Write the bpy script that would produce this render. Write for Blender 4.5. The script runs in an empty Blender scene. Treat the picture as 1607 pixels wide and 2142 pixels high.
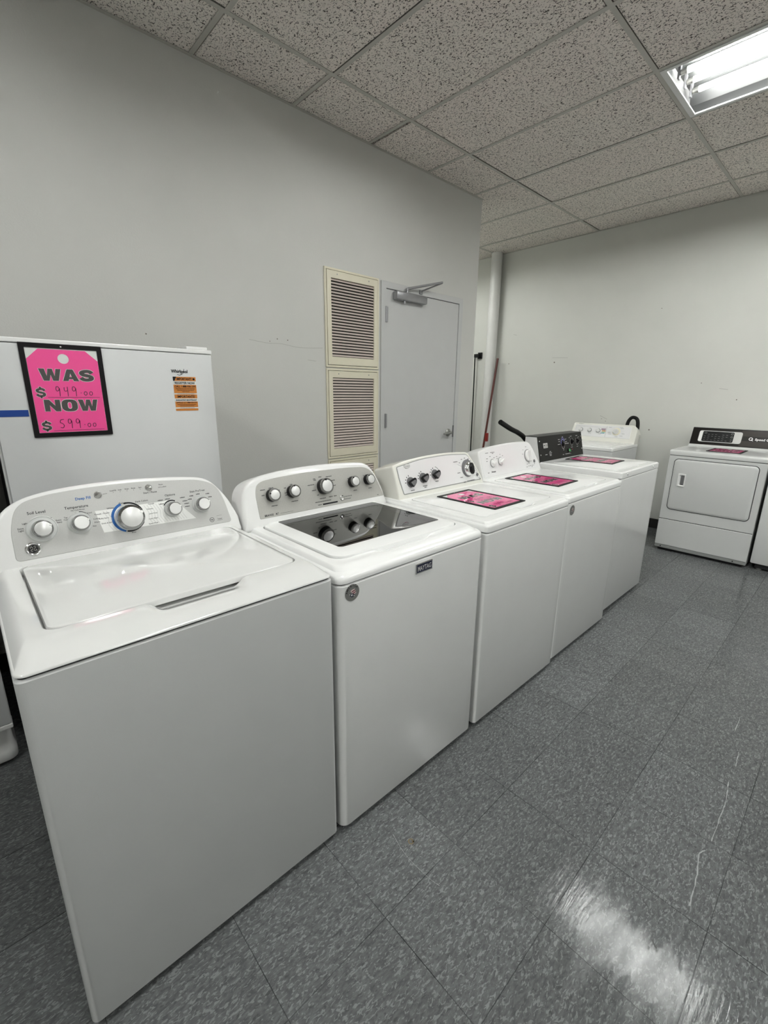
import bpy, bmesh, math, random
from mathutils import Vector, Matrix
SC = bpy.context.scene
COL = SC.collection
PI = math.pi
random.seed(7)

# ------------------------------------------------------------------ camera
def set_camera():
    f_px, yaw, pitch, roll, h = 940.7, 0.8160, -0.2608, 0.0095, 1.3892
    cd = bpy.data.cameras.new('camera'); co = bpy.data.objects.new('camera', cd); COL.objects.link(co)
    f = Vector((math.cos(pitch)*math.cos(yaw), math.cos(pitch)*math.sin(yaw), math.sin(pitch)))
    r = f.cross(Vector((0, 0, 1))).normalized(); u = r.cross(f)
    c, s = math.cos(roll), math.sin(roll)
    r2 = c*r + s*u; u2 = -s*r + c*u
    M = Matrix((r2, u2, -f)).transposed().to_4x4(); M.translation = Vector((0, 0, h))
    co.matrix_world = M
    cd.sensor_fit = 'VERTICAL'; cd.sensor_height = 36.0; cd.lens = f_px*36.0/2142.0
    cd.clip_start = 0.02; cd.clip_end = 60
    SC.camera = co
set_camera()
# ------------------------------------------------------------------ world, exposure, light strengths
w = bpy.data.worlds.new('world'); SC.world = w; w.use_nodes = True
w.node_tree.nodes['Background'].inputs[0].default_value = (0.8, 0.85, 0.9, 1)
w.node_tree.nodes['Background'].inputs[1].default_value = 0.0
SC.view_settings.view_transform = 'Standard'; SC.view_settings.look = 'None'
SC.view_settings.gamma = 1.0; SC.view_settings.use_curve_mapping = False
SC.view_settings.exposure = 2.54
TUBE = 13.0                 # emission of the fluorescent tubes
H = 3.049                   # ceiling height
AX, AY, T2 = 1.213, 2.368, 0.6096   # ceiling grid origin (a cross joint) and its 2 ft module
WY, WX = 2.767, 5.31        # side wall and far wall planes
XN, YN = -3.6, -6.3        # walls behind the camera
# troffer cells: (i, j) = x cell index, y = AY-(j)*4ft .. AY-(j+1)*4ft
TROFFERS = [(3, 1), (-1, 1), (3, 3), (-1, 3), (-5, 1), (3, 5), (-1, 5)]  # last two cells: unseen lamps added to brighten the washer fronts

# ------------------------------------------------------------------ materials
MATS = {}
def new_mat(name):
    m = bpy.data.materials.new(name); m.use_nodes = True; MATS[name] = m
    return m, m.node_tree, m.node_tree.nodes['Principled BSDF']
def mat(name, col, rough=0.5, metal=0.0, noise=0.03, nscale=8.0, bump=0.0, bscale=200.0, coat=0.0, spec=0.5, coat_ior=1.5):
    m, nt, b = new_mat(name)
    b.inputs['Roughness'].default_value = rough; b.inputs['Metallic'].default_value = metal
    b.inputs['Coat Weight'].default_value = coat; b.inputs['Coat IOR'].default_value = coat_ior; b.inputs['Coat Roughness'].default_value = 0.06
    b.inputs['Specular IOR Level'].default_value = spec
    tc = nt.nodes.new('ShaderNodeTexCoord')
    n = nt.nodes.new('ShaderNodeTexNoise'); n.inputs['Scale'].default_value = nscale; n.inputs['Detail'].default_value = 4
    nt.links.new(tc.outputs['Object'], n.inputs['Vector'])
    r = nt.nodes.new('ShaderNodeValToRGB')
    a = [max(0, c*(1-noise)) for c in col]; c2 = [min(1, c*(1+noise)) for c in col]
    r.color_ramp.elements[0].position = 0.3; r.color_ramp.elements[1].position = 0.7
    r.color_ramp.elements[0].color = (*a, 1); r.color_ramp.elements[1].color = (*c2, 1)
    nt.links.new(n.outputs['Fac'], r.inputs['Fac']); nt.links.new(r.outputs['Color'], b.inputs['Base Color'])
    if bump:
        n2 = nt.nodes.new('ShaderNodeTexNoise'); n2.inputs['Scale'].default_value = bscale; n2.inputs['Detail'].default_value = 3
        nt.links.new(tc.outputs['Object'], n2.inputs['Vector'])
        bp = nt.nodes.new('ShaderNodeBump'); bp.inputs['Strength'].default_value = bump; bp.inputs['Distance'].default_value = 0.002
        nt.links.new(n2.outputs['Fac'], bp.inputs['Height']); nt.links.new(bp.outputs['Normal'], b.inputs['Normal'])
    return m
def emis(name, col, s):
    m, nt, b = new_mat(name)
    b.inputs['Base Color'].default_value = (*col, 1)
    b.inputs['Emission Color'].default_value = (*col, 1); b.inputs['Emission Strength'].default_value = s
    return m
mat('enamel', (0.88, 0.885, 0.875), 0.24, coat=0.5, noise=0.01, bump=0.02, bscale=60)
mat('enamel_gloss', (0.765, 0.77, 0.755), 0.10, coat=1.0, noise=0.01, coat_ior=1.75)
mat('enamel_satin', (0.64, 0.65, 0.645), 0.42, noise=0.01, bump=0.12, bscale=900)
mat('enamel_ivory', (0.80, 0.795, 0.735), 0.25, coat=0.4, noise=0.015)
mat('plastic_white', (0.83, 0.83, 0.82), 0.28, coat=0.3, noise=0.01)
mat('plate_white', (0.80, 0.80, 0.80), 0.35, noise=0.01)
mat('seam_dark', (0.02, 0.02, 0.022), 0.7)
mat('gap_gray', (0.18, 0.18, 0.18), 0.6)
mat('panel_silver', (0.56, 0.56, 0.545), 0.40, 0.15, noise=0.02, nscale=300)
mat('panel_satin', (0.48, 0.475, 0.445), 0.36, 0.2, noise=0.03, nscale=200)
mat('trim_gray', (0.30, 0.31, 0.30), 0.4)
mat('chrome', (0.78, 0.78, 0.78), 0.12, 1.0, noise=0.0)
mat('knob_cap', (0.80, 0.80, 0.79), 0.3, 0.35, noise=0.02)
mat('knob_skirt', (0.62, 0.63, 0.62), 0.3, coat=0.4)
mat('black_plastic', (0.006, 0.006, 0.007), 0.3, spec=0.35)
mat('black_matte', (0.006, 0.006, 0.007), 0.55, spec=0.3)
mat('rubber', (0.005, 0.005, 0.005), 0.5, spec=0.25)
mat('grey_plastic', (0.15, 0.15, 0.155), 0.4)
mat('dark_ink', (0.012, 0.012, 0.015), 0.6, spec=0.2)
mat('blue_ink', (0.02, 0.13, 0.42), 0.5)
mat('white_ink', (0.85, 0.85, 0.85), 0.5)
mat('violet_ink', (0.30, 0.30, 0.75), 0.5)
mat('green_ink', (0.10, 0.50, 0.16), 0.5)
mat('red_ink', (0.30, 0.02, 0.04), 0.5)
mat('amber_ink', (0.65, 0.33, 0.08), 0.5)
mat('purple_ink', (0.16, 0.02, 0.12), 0.5)
mat('teal_ink', (0.05, 0.30, 0.45), 0.5)
mat('halo_white', (0.88, 0.88, 0.86), 0.4)
mat('pink_card', (1.0, 0.028, 0.31), 0.35, coat=1.0, noise=0.01, coat_ior=2.1)
mat('card_white', (0.75, 0.76, 0.74), 0.5)
mat('frame_black', (0.004, 0.003, 0.004), 0.45, spec=0.25)
mat('marker_ink', (0.10, 0.005, 0.05), 0.5)
mat('letter_black', (0.012, 0.008, 0.010), 0.4, coat=1.0, coat_ior=2.1)
mat('blue_tape', (0.002, 0.045, 0.26), 0.5)
mat('orange_label', (0.62, 0.22, 0.035), 0.45)
mat('cream_metal', (0.80, 0.755, 0.60), 0.45, noise=0.03)
mat('slat_metal', (0.62, 0.54, 0.49), 0.5, noise=0.03)
mat('duct_dark', (0.01, 0.009, 0.008), 0.9)
mat('door_paint', (0.60, 0.605, 0.60), 0.45, noise=0.01)
mat('steel', (0.40, 0.40, 0.38), 0.35, 0.8, noise=0.04)
mat('closer_gray', (0.33, 0.33, 0.34), 0.35, 0.5)
mat('broom_red', (0.09, 0.012, 0.007), 0.4, noise=0.15)
mat('bright_red', (0.28, 0.015, 0.012), 0.4)
mat('bristle', (0.30, 0.25, 0.12), 0.8)
mat('pipe_paint', (0.72, 0.72, 0.70), 0.35, noise=0.03, bump=0.1, bscale=40)
mat('fridge_white', (0.63, 0.64, 0.64), 0.36, noise=0.01, bump=0.15, bscale=700)
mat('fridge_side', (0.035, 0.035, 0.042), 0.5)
mat('console_brown', (0.007, 0.005, 0.004), 0.3, spec=0.3)
mat('console_band', (0.032, 0.026, 0.022), 0.35, spec=0.3)
mat('console_black', (0.0065, 0.007, 0.006), 0.5, spec=0.3, noise=0.1, nscale=60)
mat('console_top', (0.055, 0.055, 0.055), 0.5)
mat('dryer_white', (0.66, 0.67, 0.66), 0.25, coat=0.3, noise=0.01)
mat('tub_steel', (0.30, 0.30, 0.30), 0.35, 0.7)
mat('tub_plastic', (0.30, 0.31, 0.31), 0.4)
mat('sticker_gray', (0.26, 0.26, 0.25), 0.35, 0.4)
mat('stripe_pale', (0.75, 0.62, 0.60), 0.5)
mat('stripe_red', (0.16, 0.01, 0.03), 0.5)
mat('navy', (0.01, 0.012, 0.04), 0.5)
mat('grid_metal', (0.55, 0.54, 0.49), 0.5)
mat('troffer_white', (0.80, 0.81, 0.80), 0.30)
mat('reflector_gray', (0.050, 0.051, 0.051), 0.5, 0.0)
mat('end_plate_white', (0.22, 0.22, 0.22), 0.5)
mat('chrome_dark_reflection', (0.38, 0.38, 0.38), 0.16, 1.0, noise=0.0)  # chrome with the reflection of dark surroundings put into its base colour
mat('base_black', (0.018, 0.017, 0.016), 0.5)
mat('scuff_white', (0.33, 0.34, 0.34), 0.6)
mat('scuff_dark', (0.045, 0.045, 0.045), 0.6)
mat('rust', (0.16, 0.12, 0.06), 0.6)
mat('wall_mark', (0.16, 0.14, 0.12), 0.7)
mat('wall_scratch', (0.48, 0.48, 0.45), 0.7)
emis('tube_glow', (0.985, 1.0, 0.97), TUBE)

def wall_mat(name, col):
    m, nt, b = new_mat(name)
    b.inputs['Roughness'].default_value = 0.55
    tc = nt.nodes.new('ShaderNodeTexCoord')
    n = nt.nodes.new('ShaderNodeTexNoise'); n.inputs['Scale'].default_value = 1.7; n.inputs['Detail'].default_value = 8; n.inputs['Roughness'].default_value = 0.6
    nt.links.new(tc.outputs['Object'], n.inputs['Vector'])
    r = nt.nodes.new('ShaderNodeValToRGB')
    r.color_ramp.elements[0].position = 0.3; r.color_ramp.elements[1].position = 0.7
    r.color_ramp.elements[0].color = (*[c*0.965 for c in col], 1); r.color_ramp.elements[1].color = (*[c*1.02 for c in col], 1)
    nt.links.new(n.outputs['Fac'], r.inputs['Fac']); nt.links.new(r.outputs['Color'], b.inputs['Base Color'])
    n2 = nt.nodes.new('ShaderNodeTexNoise'); n2.inputs['Scale'].default_value = 130; n2.inputs['Detail'].default_value = 5
    nt.links.new(tc.outputs['Object'], n2.inputs['Vector'])
    bp = nt.nodes.new('ShaderNodeBump'); bp.inputs['Strength'].default_value = 0.25; bp.inputs['Distance'].default_value = 0.002
    nt.links.new(n2.outputs['Fac'], bp.inputs['Height']); nt.links.new(bp.outputs['Normal'], b.inputs['Normal'])
wall_mat('wall_paint', (0.66, 0.66, 0.63))
wall_mat('wall_paint_far', (0.66, 0.665, 0.625))

def nd(nt, t, **k):
    n = nt.nodes.new(t)
    for a, v in k.items():
        if a.startswith('i_'): n.inputs[int(a[2:])].default_value = v
        else: setattr(n, a, v)
    return n
def ceiling_mat():
    m, nt, b = new_mat('ceiling_tile'); L = nt.links.new
    b.inputs['Roughness'].default_value = 0.9; b.inputs['Specular IOR Level'].default_value = 0.1
    tc = nd(nt, 'ShaderNodeTexCoord')
    mp = nd(nt, 'ShaderNodeMapping'); mp.inputs['Scale'].default_value = (1.0, 0.72, 1.0); L(tc.outputs['Object'], mp.inputs['Vector'])
    def worm(scale, width, mscale, mth, off):
        a = nd(nt, 'ShaderNodeVectorMath', operation='ADD'); a.inputs[1].default_value = (off, off*1.7, 0); L(mp.outputs[0], a.inputs[0])
        n = nd(nt, 'ShaderNodeTexNoise'); n.inputs['Scale'].default_value = scale; n.inputs['Detail'].default_value = 2.0; n.inputs['Roughness'].default_value = 0.45; L(a.outputs[0], n.inputs['Vector'])
        s = nd(nt, 'ShaderNodeMath', operation='SUBTRACT', i_1=0.5); L(n.outputs['Fac'], s.inputs[0])
        ab = nd(nt, 'ShaderNodeMath', operation='ABSOLUTE'); L(s.outputs[0], ab.inputs[0])
        r = nd(nt, 'ShaderNodeMapRange'); r.inputs[1].default_value = width*0.5; r.inputs[2].default_value = width; r.inputs[3].default_value = 1; r.inputs[4].default_value = 0; L(ab.outputs[0], r.inputs[0])
        k = nd(nt, 'ShaderNodeTexNoise'); k.inputs['Scale'].default_value = mscale; k.inputs['Detail'].default_value = 1.0; L(a.outputs[0], k.inputs['Vector'])
        r2 = nd(nt, 'ShaderNodeMapRange'); r2.inputs[1].default_value = mth; r2.inputs[2].default_value = mth+0.03; L(k.outputs['Fac'], r2.inputs[0])
        o = nd(nt, 'ShaderNodeMath', operation='MULTIPLY'); L(r.outputs[0], o.inputs[0]); L(r2.outputs[0], o.inputs[1])
        return o
    w1 = worm(58, 0.038, 92, 0.53, 0.0); w2 = worm(80, 0.034, 115, 0.55, 3.3)
    mx = nd(nt, 'ShaderNodeMath', operation='MAXIMUM'); L(w1.outputs[0], mx.inputs[0]); L(w2.outputs[0], mx.inputs[1])
    vo = nd(nt, 'ShaderNodeTexVoronoi'); vo.inputs['Scale'].default_value = 120; L(mp.outputs[0], vo.inputs['Vector'])
    dr = nd(nt, 'ShaderNodeMapRange'); dr.inputs[1].default_value = 0.10; dr.inputs[2].default_value = 0.16; dr.inputs[3].default_value = 1; dr.inputs[4].default_value = 0; L(vo.outputs['Distance'], dr.inputs[0])
    mx2 = nd(nt, 'ShaderNodeMath', operation='MAXIMUM'); L(mx.outputs[0], mx2.inputs[0]); L(dr.outputs[0], mx2.inputs[1])
    big = nd(nt, 'ShaderNodeTexNoise'); big.inputs['Scale'].default_value = 2.2; big.inputs['Detail'].default_value = 3; L(tc.outputs['Object'], big.inputs['Vector'])
    cr = nd(nt, 'ShaderNodeValToRGB'); cr.color_ramp.elements[0].position = 0.35; cr.color_ramp.elements[1].position = 0.65
    cr.color_ramp.elements[0].color = (0.92, 0.855, 0.795, 1); cr.color_ramp.elements[1].color = (0.91, 0.865, 0.80, 1); L(big.outputs['Fac'], cr.inputs['Fac'])
    mix = nd(nt, 'ShaderNodeMixRGB'); mix.inputs[2].default_value = (0.06, 0.05, 0.04, 1)
    f = nd(nt, 'ShaderNodeMath', operation='MULTIPLY', i_1=0.95); L(mx2.outputs[0], f.inputs[0])
    L(f.outputs[0], mix.inputs[0]); L(cr.outputs['Color'], mix.inputs[1]); L(mix.outputs[0], b.inputs['Base Color'])
    inv = nd(nt, 'ShaderNodeMath', operation='SUBTRACT', i_0=1.0); L(mx2.outputs[0], inv.inputs[1])
    bp = nd(nt, 'ShaderNodeBump'); bp.inputs['Strength'].default_value = 0.8; bp.inputs['Distance'].default_value = 0.003; L(inv.outputs[0], bp.inputs['Height']); L(bp.outputs['Normal'], b.inputs['Normal'])
ceiling_mat()

FX, FY, TF = 1.848, 0.952, 0.3048
def floor_mat():
    m, nt, b = new_mat('floor_tile'); L = nt.links.new
    tc = nd(nt, 'ShaderNodeTexCoord')
    sub = nd(nt, 'ShaderNodeVectorMath', operation='SUBTRACT'); sub.inputs[1].default_value = (FX-30*TF, FY-30*TF, 0); L(tc.outputs['Object'], sub.inputs[0])
    dv = nd(nt, 'ShaderNodeVectorMath', operation='DIVIDE'); dv.inputs[1].default_value = (TF, TF, 1); L(sub.outputs[0], dv.inputs[0])
    fl = nd(nt, 'ShaderNodeVectorMath', operation='FLOOR'); L(dv.outputs[0], fl.inputs[0])
    fr = nd(nt, 'ShaderNodeVectorMath', operation='FRACTION'); L(dv.outputs[0], fr.inputs[0])
    sp = nd(nt, 'ShaderNodeSeparateXYZ'); L(fr.outputs[0], sp.inputs[0])
    def edge(o):
        s = nd(nt, 'ShaderNodeMath', operation='SUBTRACT', i_1=0.5); L(o, s.inputs[0])
        a = nd(nt, 'ShaderNodeMath', operation='ABSOLUTE'); L(s.outputs[0], a.inputs[0])
        r = nd(nt, 'ShaderNodeMapRange'); r.inputs[1].default_value = 0.4955; r.inputs[2].default_value = 0.4980; L(a.outputs[0], r.inputs[0])
        return r
    ex, ey = edge(sp.outputs[0]), edge(sp.outputs[1])
    sm = nd(nt, 'ShaderNodeMath', operation='MAXIMUM'); L(ex.outputs[0], sm.inputs[0]); L(ey.outputs[0], sm.inputs[1])
    # seams come and go where wax has filled them
    sn = nd(nt, 'ShaderNodeTexNoise'); sn.inputs['Scale'].default_value = 3.0; sn.inputs['Detail'].default_value = 3; L(tc.outputs['Object'], sn.inputs['Vector'])
    snr = nd(nt, 'ShaderNodeMapRange'); snr.inputs[1].default_value = 0.38; snr.inputs[2].default_value = 0.58; snr.inputs[3].default_value = 0.25; snr.inputs[4].default_value = 1; L(sn.outputs['Fac'], snr.inputs[0])
    seam = nd(nt, 'ShaderNodeMath', operation='MULTIPLY'); L(sm.outputs[0], seam.inputs[0]); L(snr.outputs[0], seam.inputs[1])
    wn = nd(nt, 'ShaderNodeTexWhiteNoise'); wn.noise_dimensions = '3D'; L(fl.outputs[0], wn.inputs['Vector'])
    # per-tile shift of the chip pattern
    sc = nd(nt, 'ShaderNodeVectorMath', operation='SCALE'); sc.inputs['Scale'].default_value = 5.0; L(wn.outputs['Color'], sc.inputs[0])
    ad = nd(nt, 'ShaderNodeVectorMath', operation='ADD'); L(tc.outputs['Object'], ad.inputs[0]); L(sc.outputs[0], ad.inputs[1])
    rotm = nd(nt, 'ShaderNodeMapping'); rotm.inputs['Rotation'].default_value = (0, 0, 0.18); rotm.inputs['Scale'].default_value = (0.55, 1.25, 1); L(ad.outputs[0], rotm.inputs['Vector'])
    def noise(scale, det, dist=0.0, rough=0.5):
        n = nd(nt, 'ShaderNodeTexNoise'); n.inputs['Scale'].default_value = scale; n.inputs['Detail'].default_value = det; n.inputs['Distortion'].default_value = dist; n.inputs['Roughness'].default_value = rough
        L(rotm.outputs[0], n.inputs['Vector']); return n
    n1 = noise(95, 3, 0.5, 0.6); n2 = noise(135, 2, 0.9, 0.5); n3 = noise(80, 2, 0.4)
    base = nd(nt, 'ShaderNodeValToRGB')
    e = base.color_ramp.elements; e[0].position = 0.36; e[0].color = (0.096, 0.100, 0.102, 1); e[1].position = 0.64; e[1].color = (0.150, 0.157, 0.159, 1)
    L(n1.outputs['Fac'], base.inputs['Fac'])
    l1 = nd(nt, 'ShaderNodeMapRange'); l1.inputs[1].default_value = 0.55; l1.inputs[2].default_value = 0.62; L(n2.outputs['Fac'], l1.inputs[0])
    l1m = nd(nt, 'ShaderNodeMath', operation='MULTIPLY', i_1=0.8); L(l1.outputs[0], l1m.inputs[0])
    mA = nd(nt, 'ShaderNodeMixRGB'); mA.inputs[2].default_value = (0.245, 0.256, 0.257, 1); L(l1m.outputs[0], mA.inputs[0]); L(base.outputs[0], mA.inputs[1])
    l2 = nd(nt, 'ShaderNodeMapRange'); l2.inputs[1].default_value = 0.36; l2.inputs[2].default_value = 0.30; L(n3.outputs['Fac'], l2.inputs[0])
    l2m = nd(nt, 'ShaderNodeMath', operation='MULTIPLY', i_1=0.6); L(l2.outputs[0], l2m.inputs[0])
    mB = nd(nt, 'ShaderNodeMixRGB'); mB.inputs[2].default_value = (0.065, 0.067, 0.068, 1); L(l2m.outputs[0], mB.inputs[0]); L(mA.outputs[0], mB.inputs[1])
    # per tile tint
    tint = nd(nt, 'ShaderNodeMapRange'); tint.inputs[3].default_value = 0.90; tint.inputs[4].default_value = 1.10; L(wn.outputs['Value'], tint.inputs[0])
    mC = nd(nt, 'ShaderNodeVectorMath', operation='SCALE'); L(mB.outputs[0], mC.inputs[0]); L(tint.outputs[0], mC.inputs['Scale'])
    mD = nd(nt, 'ShaderNodeMixRGB'); mD.inputs[2].default_value = (0.012, 0.013, 0.014, 1)
    sf = nd(nt, 'ShaderNodeMath', operation='MULTIPLY', i_1=0.85); L(seam.outputs[0], sf.inputs[0])
    L(sf.outputs[0], mD.inputs[0]); L(mC.outputs[0], mD.inputs[1]); L(mD.outputs[0], b.inputs['Base Color'])
    # wax: worn streaks change the gloss
    wm = nd(nt, 'ShaderNodeMapping'); wm.inputs['Scale'].default_value = (1.6, 9, 1); wm.inputs['Rotation'].default_value = (0, 0, 0.0); L(tc.outputs['Object'], wm.inputs['Vector'])
    wo = nd(nt, 'ShaderNodeTexNoise'); wo.inputs['Scale'].default_value = 2.2; wo.inputs['Detail'].default_value = 6; wo.inputs['Distortion'].default_value = 0.5; L(wm.outputs[0], wo.inputs['Vector'])
    rr = nd(nt, 'ShaderNodeMapRange'); rr.inputs[1].default_value = 0.35; rr.inputs[2].default_value = 0.62; rr.inputs[3].default_value = 0.04; rr.inputs[4].default_value = 0.17; L(wo.outputs['Fac'], rr.inputs[0])
    L(rr.outputs[0], b.inputs['Roughness'])
    b.inputs['Specular IOR Level'].default_value = 0.20
    # bump: seam + orange peel + tilt of each tile
    bn = nd(nt, 'ShaderNodeTexNoise'); bn.inputs['Scale'].default_value = 12; bn.inputs['Detail'].default_value = 3; L(wm.outputs[0], bn.inputs['Vector'])
    bs = nd(nt, 'ShaderNodeMath', operation='MULTIPLY', i_1=-1.5); L(sm.outputs[0], bs.inputs[0])
    ba = nd(nt, 'ShaderNodeMath', operation='ADD'); L(bn.outputs['Fac'], ba.inputs[0]); L(bs.outputs[0], ba.inputs[1])
    wc = nd(nt, 'ShaderNodeVectorMath', operation='SUBTRACT'); wc.inputs[1].default_value = (.5, .5, .5); L(wn.outputs['Color'], wc.inputs[0])
    dt = nd(nt, 'ShaderNodeVectorMath', operation='DOT_PRODUCT'); L(fr.outputs[0], dt.inputs[0]); L(wc.outputs[0], dt.inputs[1])
    dk = nd(nt, 'ShaderNodeMath', operation='MULTIPLY', i_1=5.0); L(dt.outputs['Value'], dk.inputs[0])
    bb = nd(nt, 'ShaderNodeMath', operation='ADD'); L(ba.outputs[0], bb.inputs[0]); L(dk.outputs[0], bb.inputs[1])
    bp = nd(nt, 'ShaderNodeBump'); bp.inputs['Strength'].default_value = 0.30; bp.inputs['Distance'].default_value = 0.0015; L(bb.outputs[0], bp.inputs['Height'])
    L(bp.outputs['Normal'], b.inputs['Normal'])
floor_mat()

def glass_mat():
    m, nt, b = new_mat('lid_glass'); L = nt.links.new
    nt.nodes.remove(b); out = nt.nodes['Material Output']
    tr = nd(nt, 'ShaderNodeBsdfTransparent'); tr.inputs[0].default_value = (0.42, 0.43, 0.42, 1)
    gl = nd(nt, 'ShaderNodeBsdfGlossy'); gl.inputs['Roughness'].default_value = 0.015; gl.inputs[0].default_value = (0.9, 0.9, 0.9, 1)
    fr = nd(nt, 'ShaderNodeFresnel'); fr.inputs[0].default_value = 1.75
    mx = nd(nt, 'ShaderNodeMixShader'); L(fr.outputs[0], mx.inputs[0]); L(tr.outputs[0], mx.inputs[1]); L(gl.outputs[0], mx.inputs[2]); L(mx.outputs[0], out.inputs[0])
glass_mat()

# ------------------------------------------------------------------ helpers
def link(name, me, m, parent=None, smooth=False, auto=None):
    o = bpy.data.objects.new(name, me); COL.objects.link(o)
    if parent is not None: o.parent = parent
    if m: me.materials.append(MATS[m])
    if smooth:
        for p in me.polygons: p.use_smooth = True
        if auto is not None:
            bm = bmesh.new(); bm.from_mesh(me)
            for e in bm.edges:
                if len(e.link_faces) == 2 and e.calc_face_angle(0) > math.radians(auto): e.smooth = False
            bm.to_mesh(me); bm.free()
    return o
def mesh(name, vs, fs, fix=True):
    me = bpy.data.meshes.new(name); me.from_pydata([tuple(v) for v in vs], [], fs)
    if fix:
        bm = bmesh.new(); bm.from_mesh(me); bmesh.ops.recalc_face_normals(bm, faces=bm.faces); bm.to_mesh(me); bm.free()
    me.update(); return me
class MB:
    """collects shapes into one mesh"""
    def __init__(s): s.v = []; s.f = []
    def add(s, vs, fs):
        n = len(s.v); s.v += [tuple(v) for v in vs]; s.f += [tuple(i+n for i in f) for f in fs]; return s
    def box(s, x0, y0, z0, x1, y1, z1):
        return s.add([(x0,y0,z0),(x1,y0,z0),(x1,y1,z0),(x0,y1,z0),(x0,y0,z1),(x1,y0,z1),(x1,y1,z1),(x0,y1,z1)],
                     [(0,3,2,1),(4,5,6,7),(0,1,5,4),(1,2,6,5),(2,3,7,6),(3,0,4,7)])
    def bbox(s, x0, y0, z0, x1, y1, z1, b=0.003):
        """box with chamfered edges"""
        bm = bmesh.new(); bmesh.ops.create_cube(bm, size=1)
        for v in bm.verts: v.co = Vector(((x0+x1)/2+v.co.x*(x1-x0), (y0+y1)/2+v.co.y*(y1-y0), (z0+z1)/2+v.co.z*(z1-z0)))
        bmesh.ops.bevel(bm, geom=bm.edges[:], offset=b, segments=2, affect='EDGES', profile=0.5)
        bm.verts.index_update()
        vs = [v.co[:] for v in bm.verts]; fs = [tuple(v.index for v in f.verts) for f in bm.faces]; bm.free()
        return s.add(vs, fs)
    def loft(s, rings, cap0=True, cap1=True, closed=True):
        n = len(rings[0]); vs = [p for r in rings for p in r]; fs = []
        for k in range(len(rings)-1):
            for i in range(n if closed else n-1):
                j = (i+1) % n
                fs.append((k*n+i, k*n+j, (k+1)*n+j, (k+1)*n+i))
        if cap0: fs.append(tuple(reversed(range(n))))
        if cap1: fs.append(tuple(range((len(rings)-1)*n, len(rings)*n)))
        return s.add(vs, fs)
    def tube(s, pts, r, n=12, caps=True):
        pts = [Vector(p) for p in pts]; rings = []
        rad = r if isinstance(r, (list, tuple)) else [r]*len(pts)
        up = Vector((0, 0, 1)); prev = None
        for i, p in enumerate(pts):
            d = (pts[min(i+1, len(pts)-1)]-pts[max(i-1, 0)]).normalized()
            if prev is None:
                a = d.cross(up if abs(d.z) < 0.9 else Vector((1, 0, 0))).normalized()
            else:
                a = (prev - d*prev.dot(d)).normalized()
            prev = a; b = d.cross(a)
            rings.append([tuple(p+(a*math.cos(2*PI*k/n)+b*math.sin(2*PI*k/n))*rad[i]) for k in range(n)])
        return s.loft(rings, caps, caps)
    def obj(s, name, m, parent=None, smooth=False, auto=None, fix=True):
        return link(name, mesh(name, s.v, s.f, fix), m, parent, smooth, auto)
def smooth_path(pts, n=8):
    out = []; P = [Vector(p) for p in pts]
    for i in range(len(P)-1):
        p0, p1, p2, p3 = P[max(i-1, 0)], P[i], P[i+1], P[min(i+2, len(P)-1)]
        for k in range(n):
            t = k/n
            out.append(0.5*((2*p1)+(-p0+p2)*t+(2*p0-5*p1+4*p2-p3)*t*t+(-p0+3*p1-3*p2+p3)*t**3))
    out.append(P[-1]); return out
def thing(name, label, cat, loc=(0, 0, 0), rz=0, group=None):
    o = bpy.data.objects.new(name, None); COL.objects.link(o); o.empty_display_size = 0.1
    o.location = loc; o.rotation_euler = (0, 0, rz); o['label'] = label; o['category'] = cat
    if group: o['group'] = group
    return o
def tag(o, label, cat, group=None):
    o['label'] = label; o['category'] = cat
    if group: o['group'] = group
    return o
def struct(o): o['kind'] = 'structure'; return o
def rrect(x0, y0, x1, y1, r, nc=6, ns=24, z=None):
    pts = []
    cs = [((x0+r, y0+r), PI), ((x1-r, y0+r), 1.5*PI), ((x1-r, y1-r), 0), ((x0+r, y1-r), 0.5*PI)]
    for k in range(4):
        (cx, cy), a0 = cs[k]
        for i in range(nc+1):
            a = a0+0.5*PI*i/nc; pts.append((cx+r*math.cos(a), cy+r*math.sin(a)))
        (dx, dy), a1 = cs[(k+1) % 4]
        e0 = pts[-1]; e1 = (dx+r*math.cos(a1), dy+r*math.sin(a1))
        for i in range(1, ns): t = i/ns; pts.append((e0[0]+(e1[0]-e0[0])*t, e0[1]+(e1[1]-e0[1])*t))
    return pts if z is None else [(x, y, z) for x, y in pts]
def fillet(pts, n=7):
    """pts (x, y, r): polygon with rounded corners"""
    out = []; N = len(pts)
    for i in range(N):
        x, y, r = pts[i]; p = Vector((x, y)); a = Vector(pts[i-1][:2]); b = Vector(pts[(i+1) % N][:2])
        if r <= 0: out.append((x, y)); continue
        da = (a-p); db = (b-p); ra = min(r, da.length*0.49); rb = min(r, db.length*0.49)
        s = p+da.normalized()*ra; e = p+db.normalized()*rb
        for k in range(n+1):
            t = k/n; q = s*(1-t)**2+p*2*t*(1-t)+e*t*t; out.append((q.x, q.y))
    return out
def inset(poly, d):
    N = len(poly); out = []
    area = sum(poly[i-1][0]*poly[i][1]-poly[i][0]*poly[i-1][1] for i in range(N))
    sg = 1 if area > 0 else -1
    for i in range(N):
        a = Vector(poly[i-1]); b = Vector(poly[(i+1) % N]); t = (b-a)
        if t.length < 1e-9: out.append(poly[i]); continue
        t.normalize(); out.append((poly[i][0]-t.y*d*sg, poly[i][1]+t.x*d*sg))
    return out
class Frame:
    def __init__(s, o, u=(1, 0, 0), v=(0, 0, 1), n=(0, -1, 0)): s.o, s.u, s.v, s.n = Vector(o), Vector(u), Vector(v), Vector(n)
    def to(s, u, v, n=0.0): return tuple(s.o+s.u*u+s.v*v+s.n*n)
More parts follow.
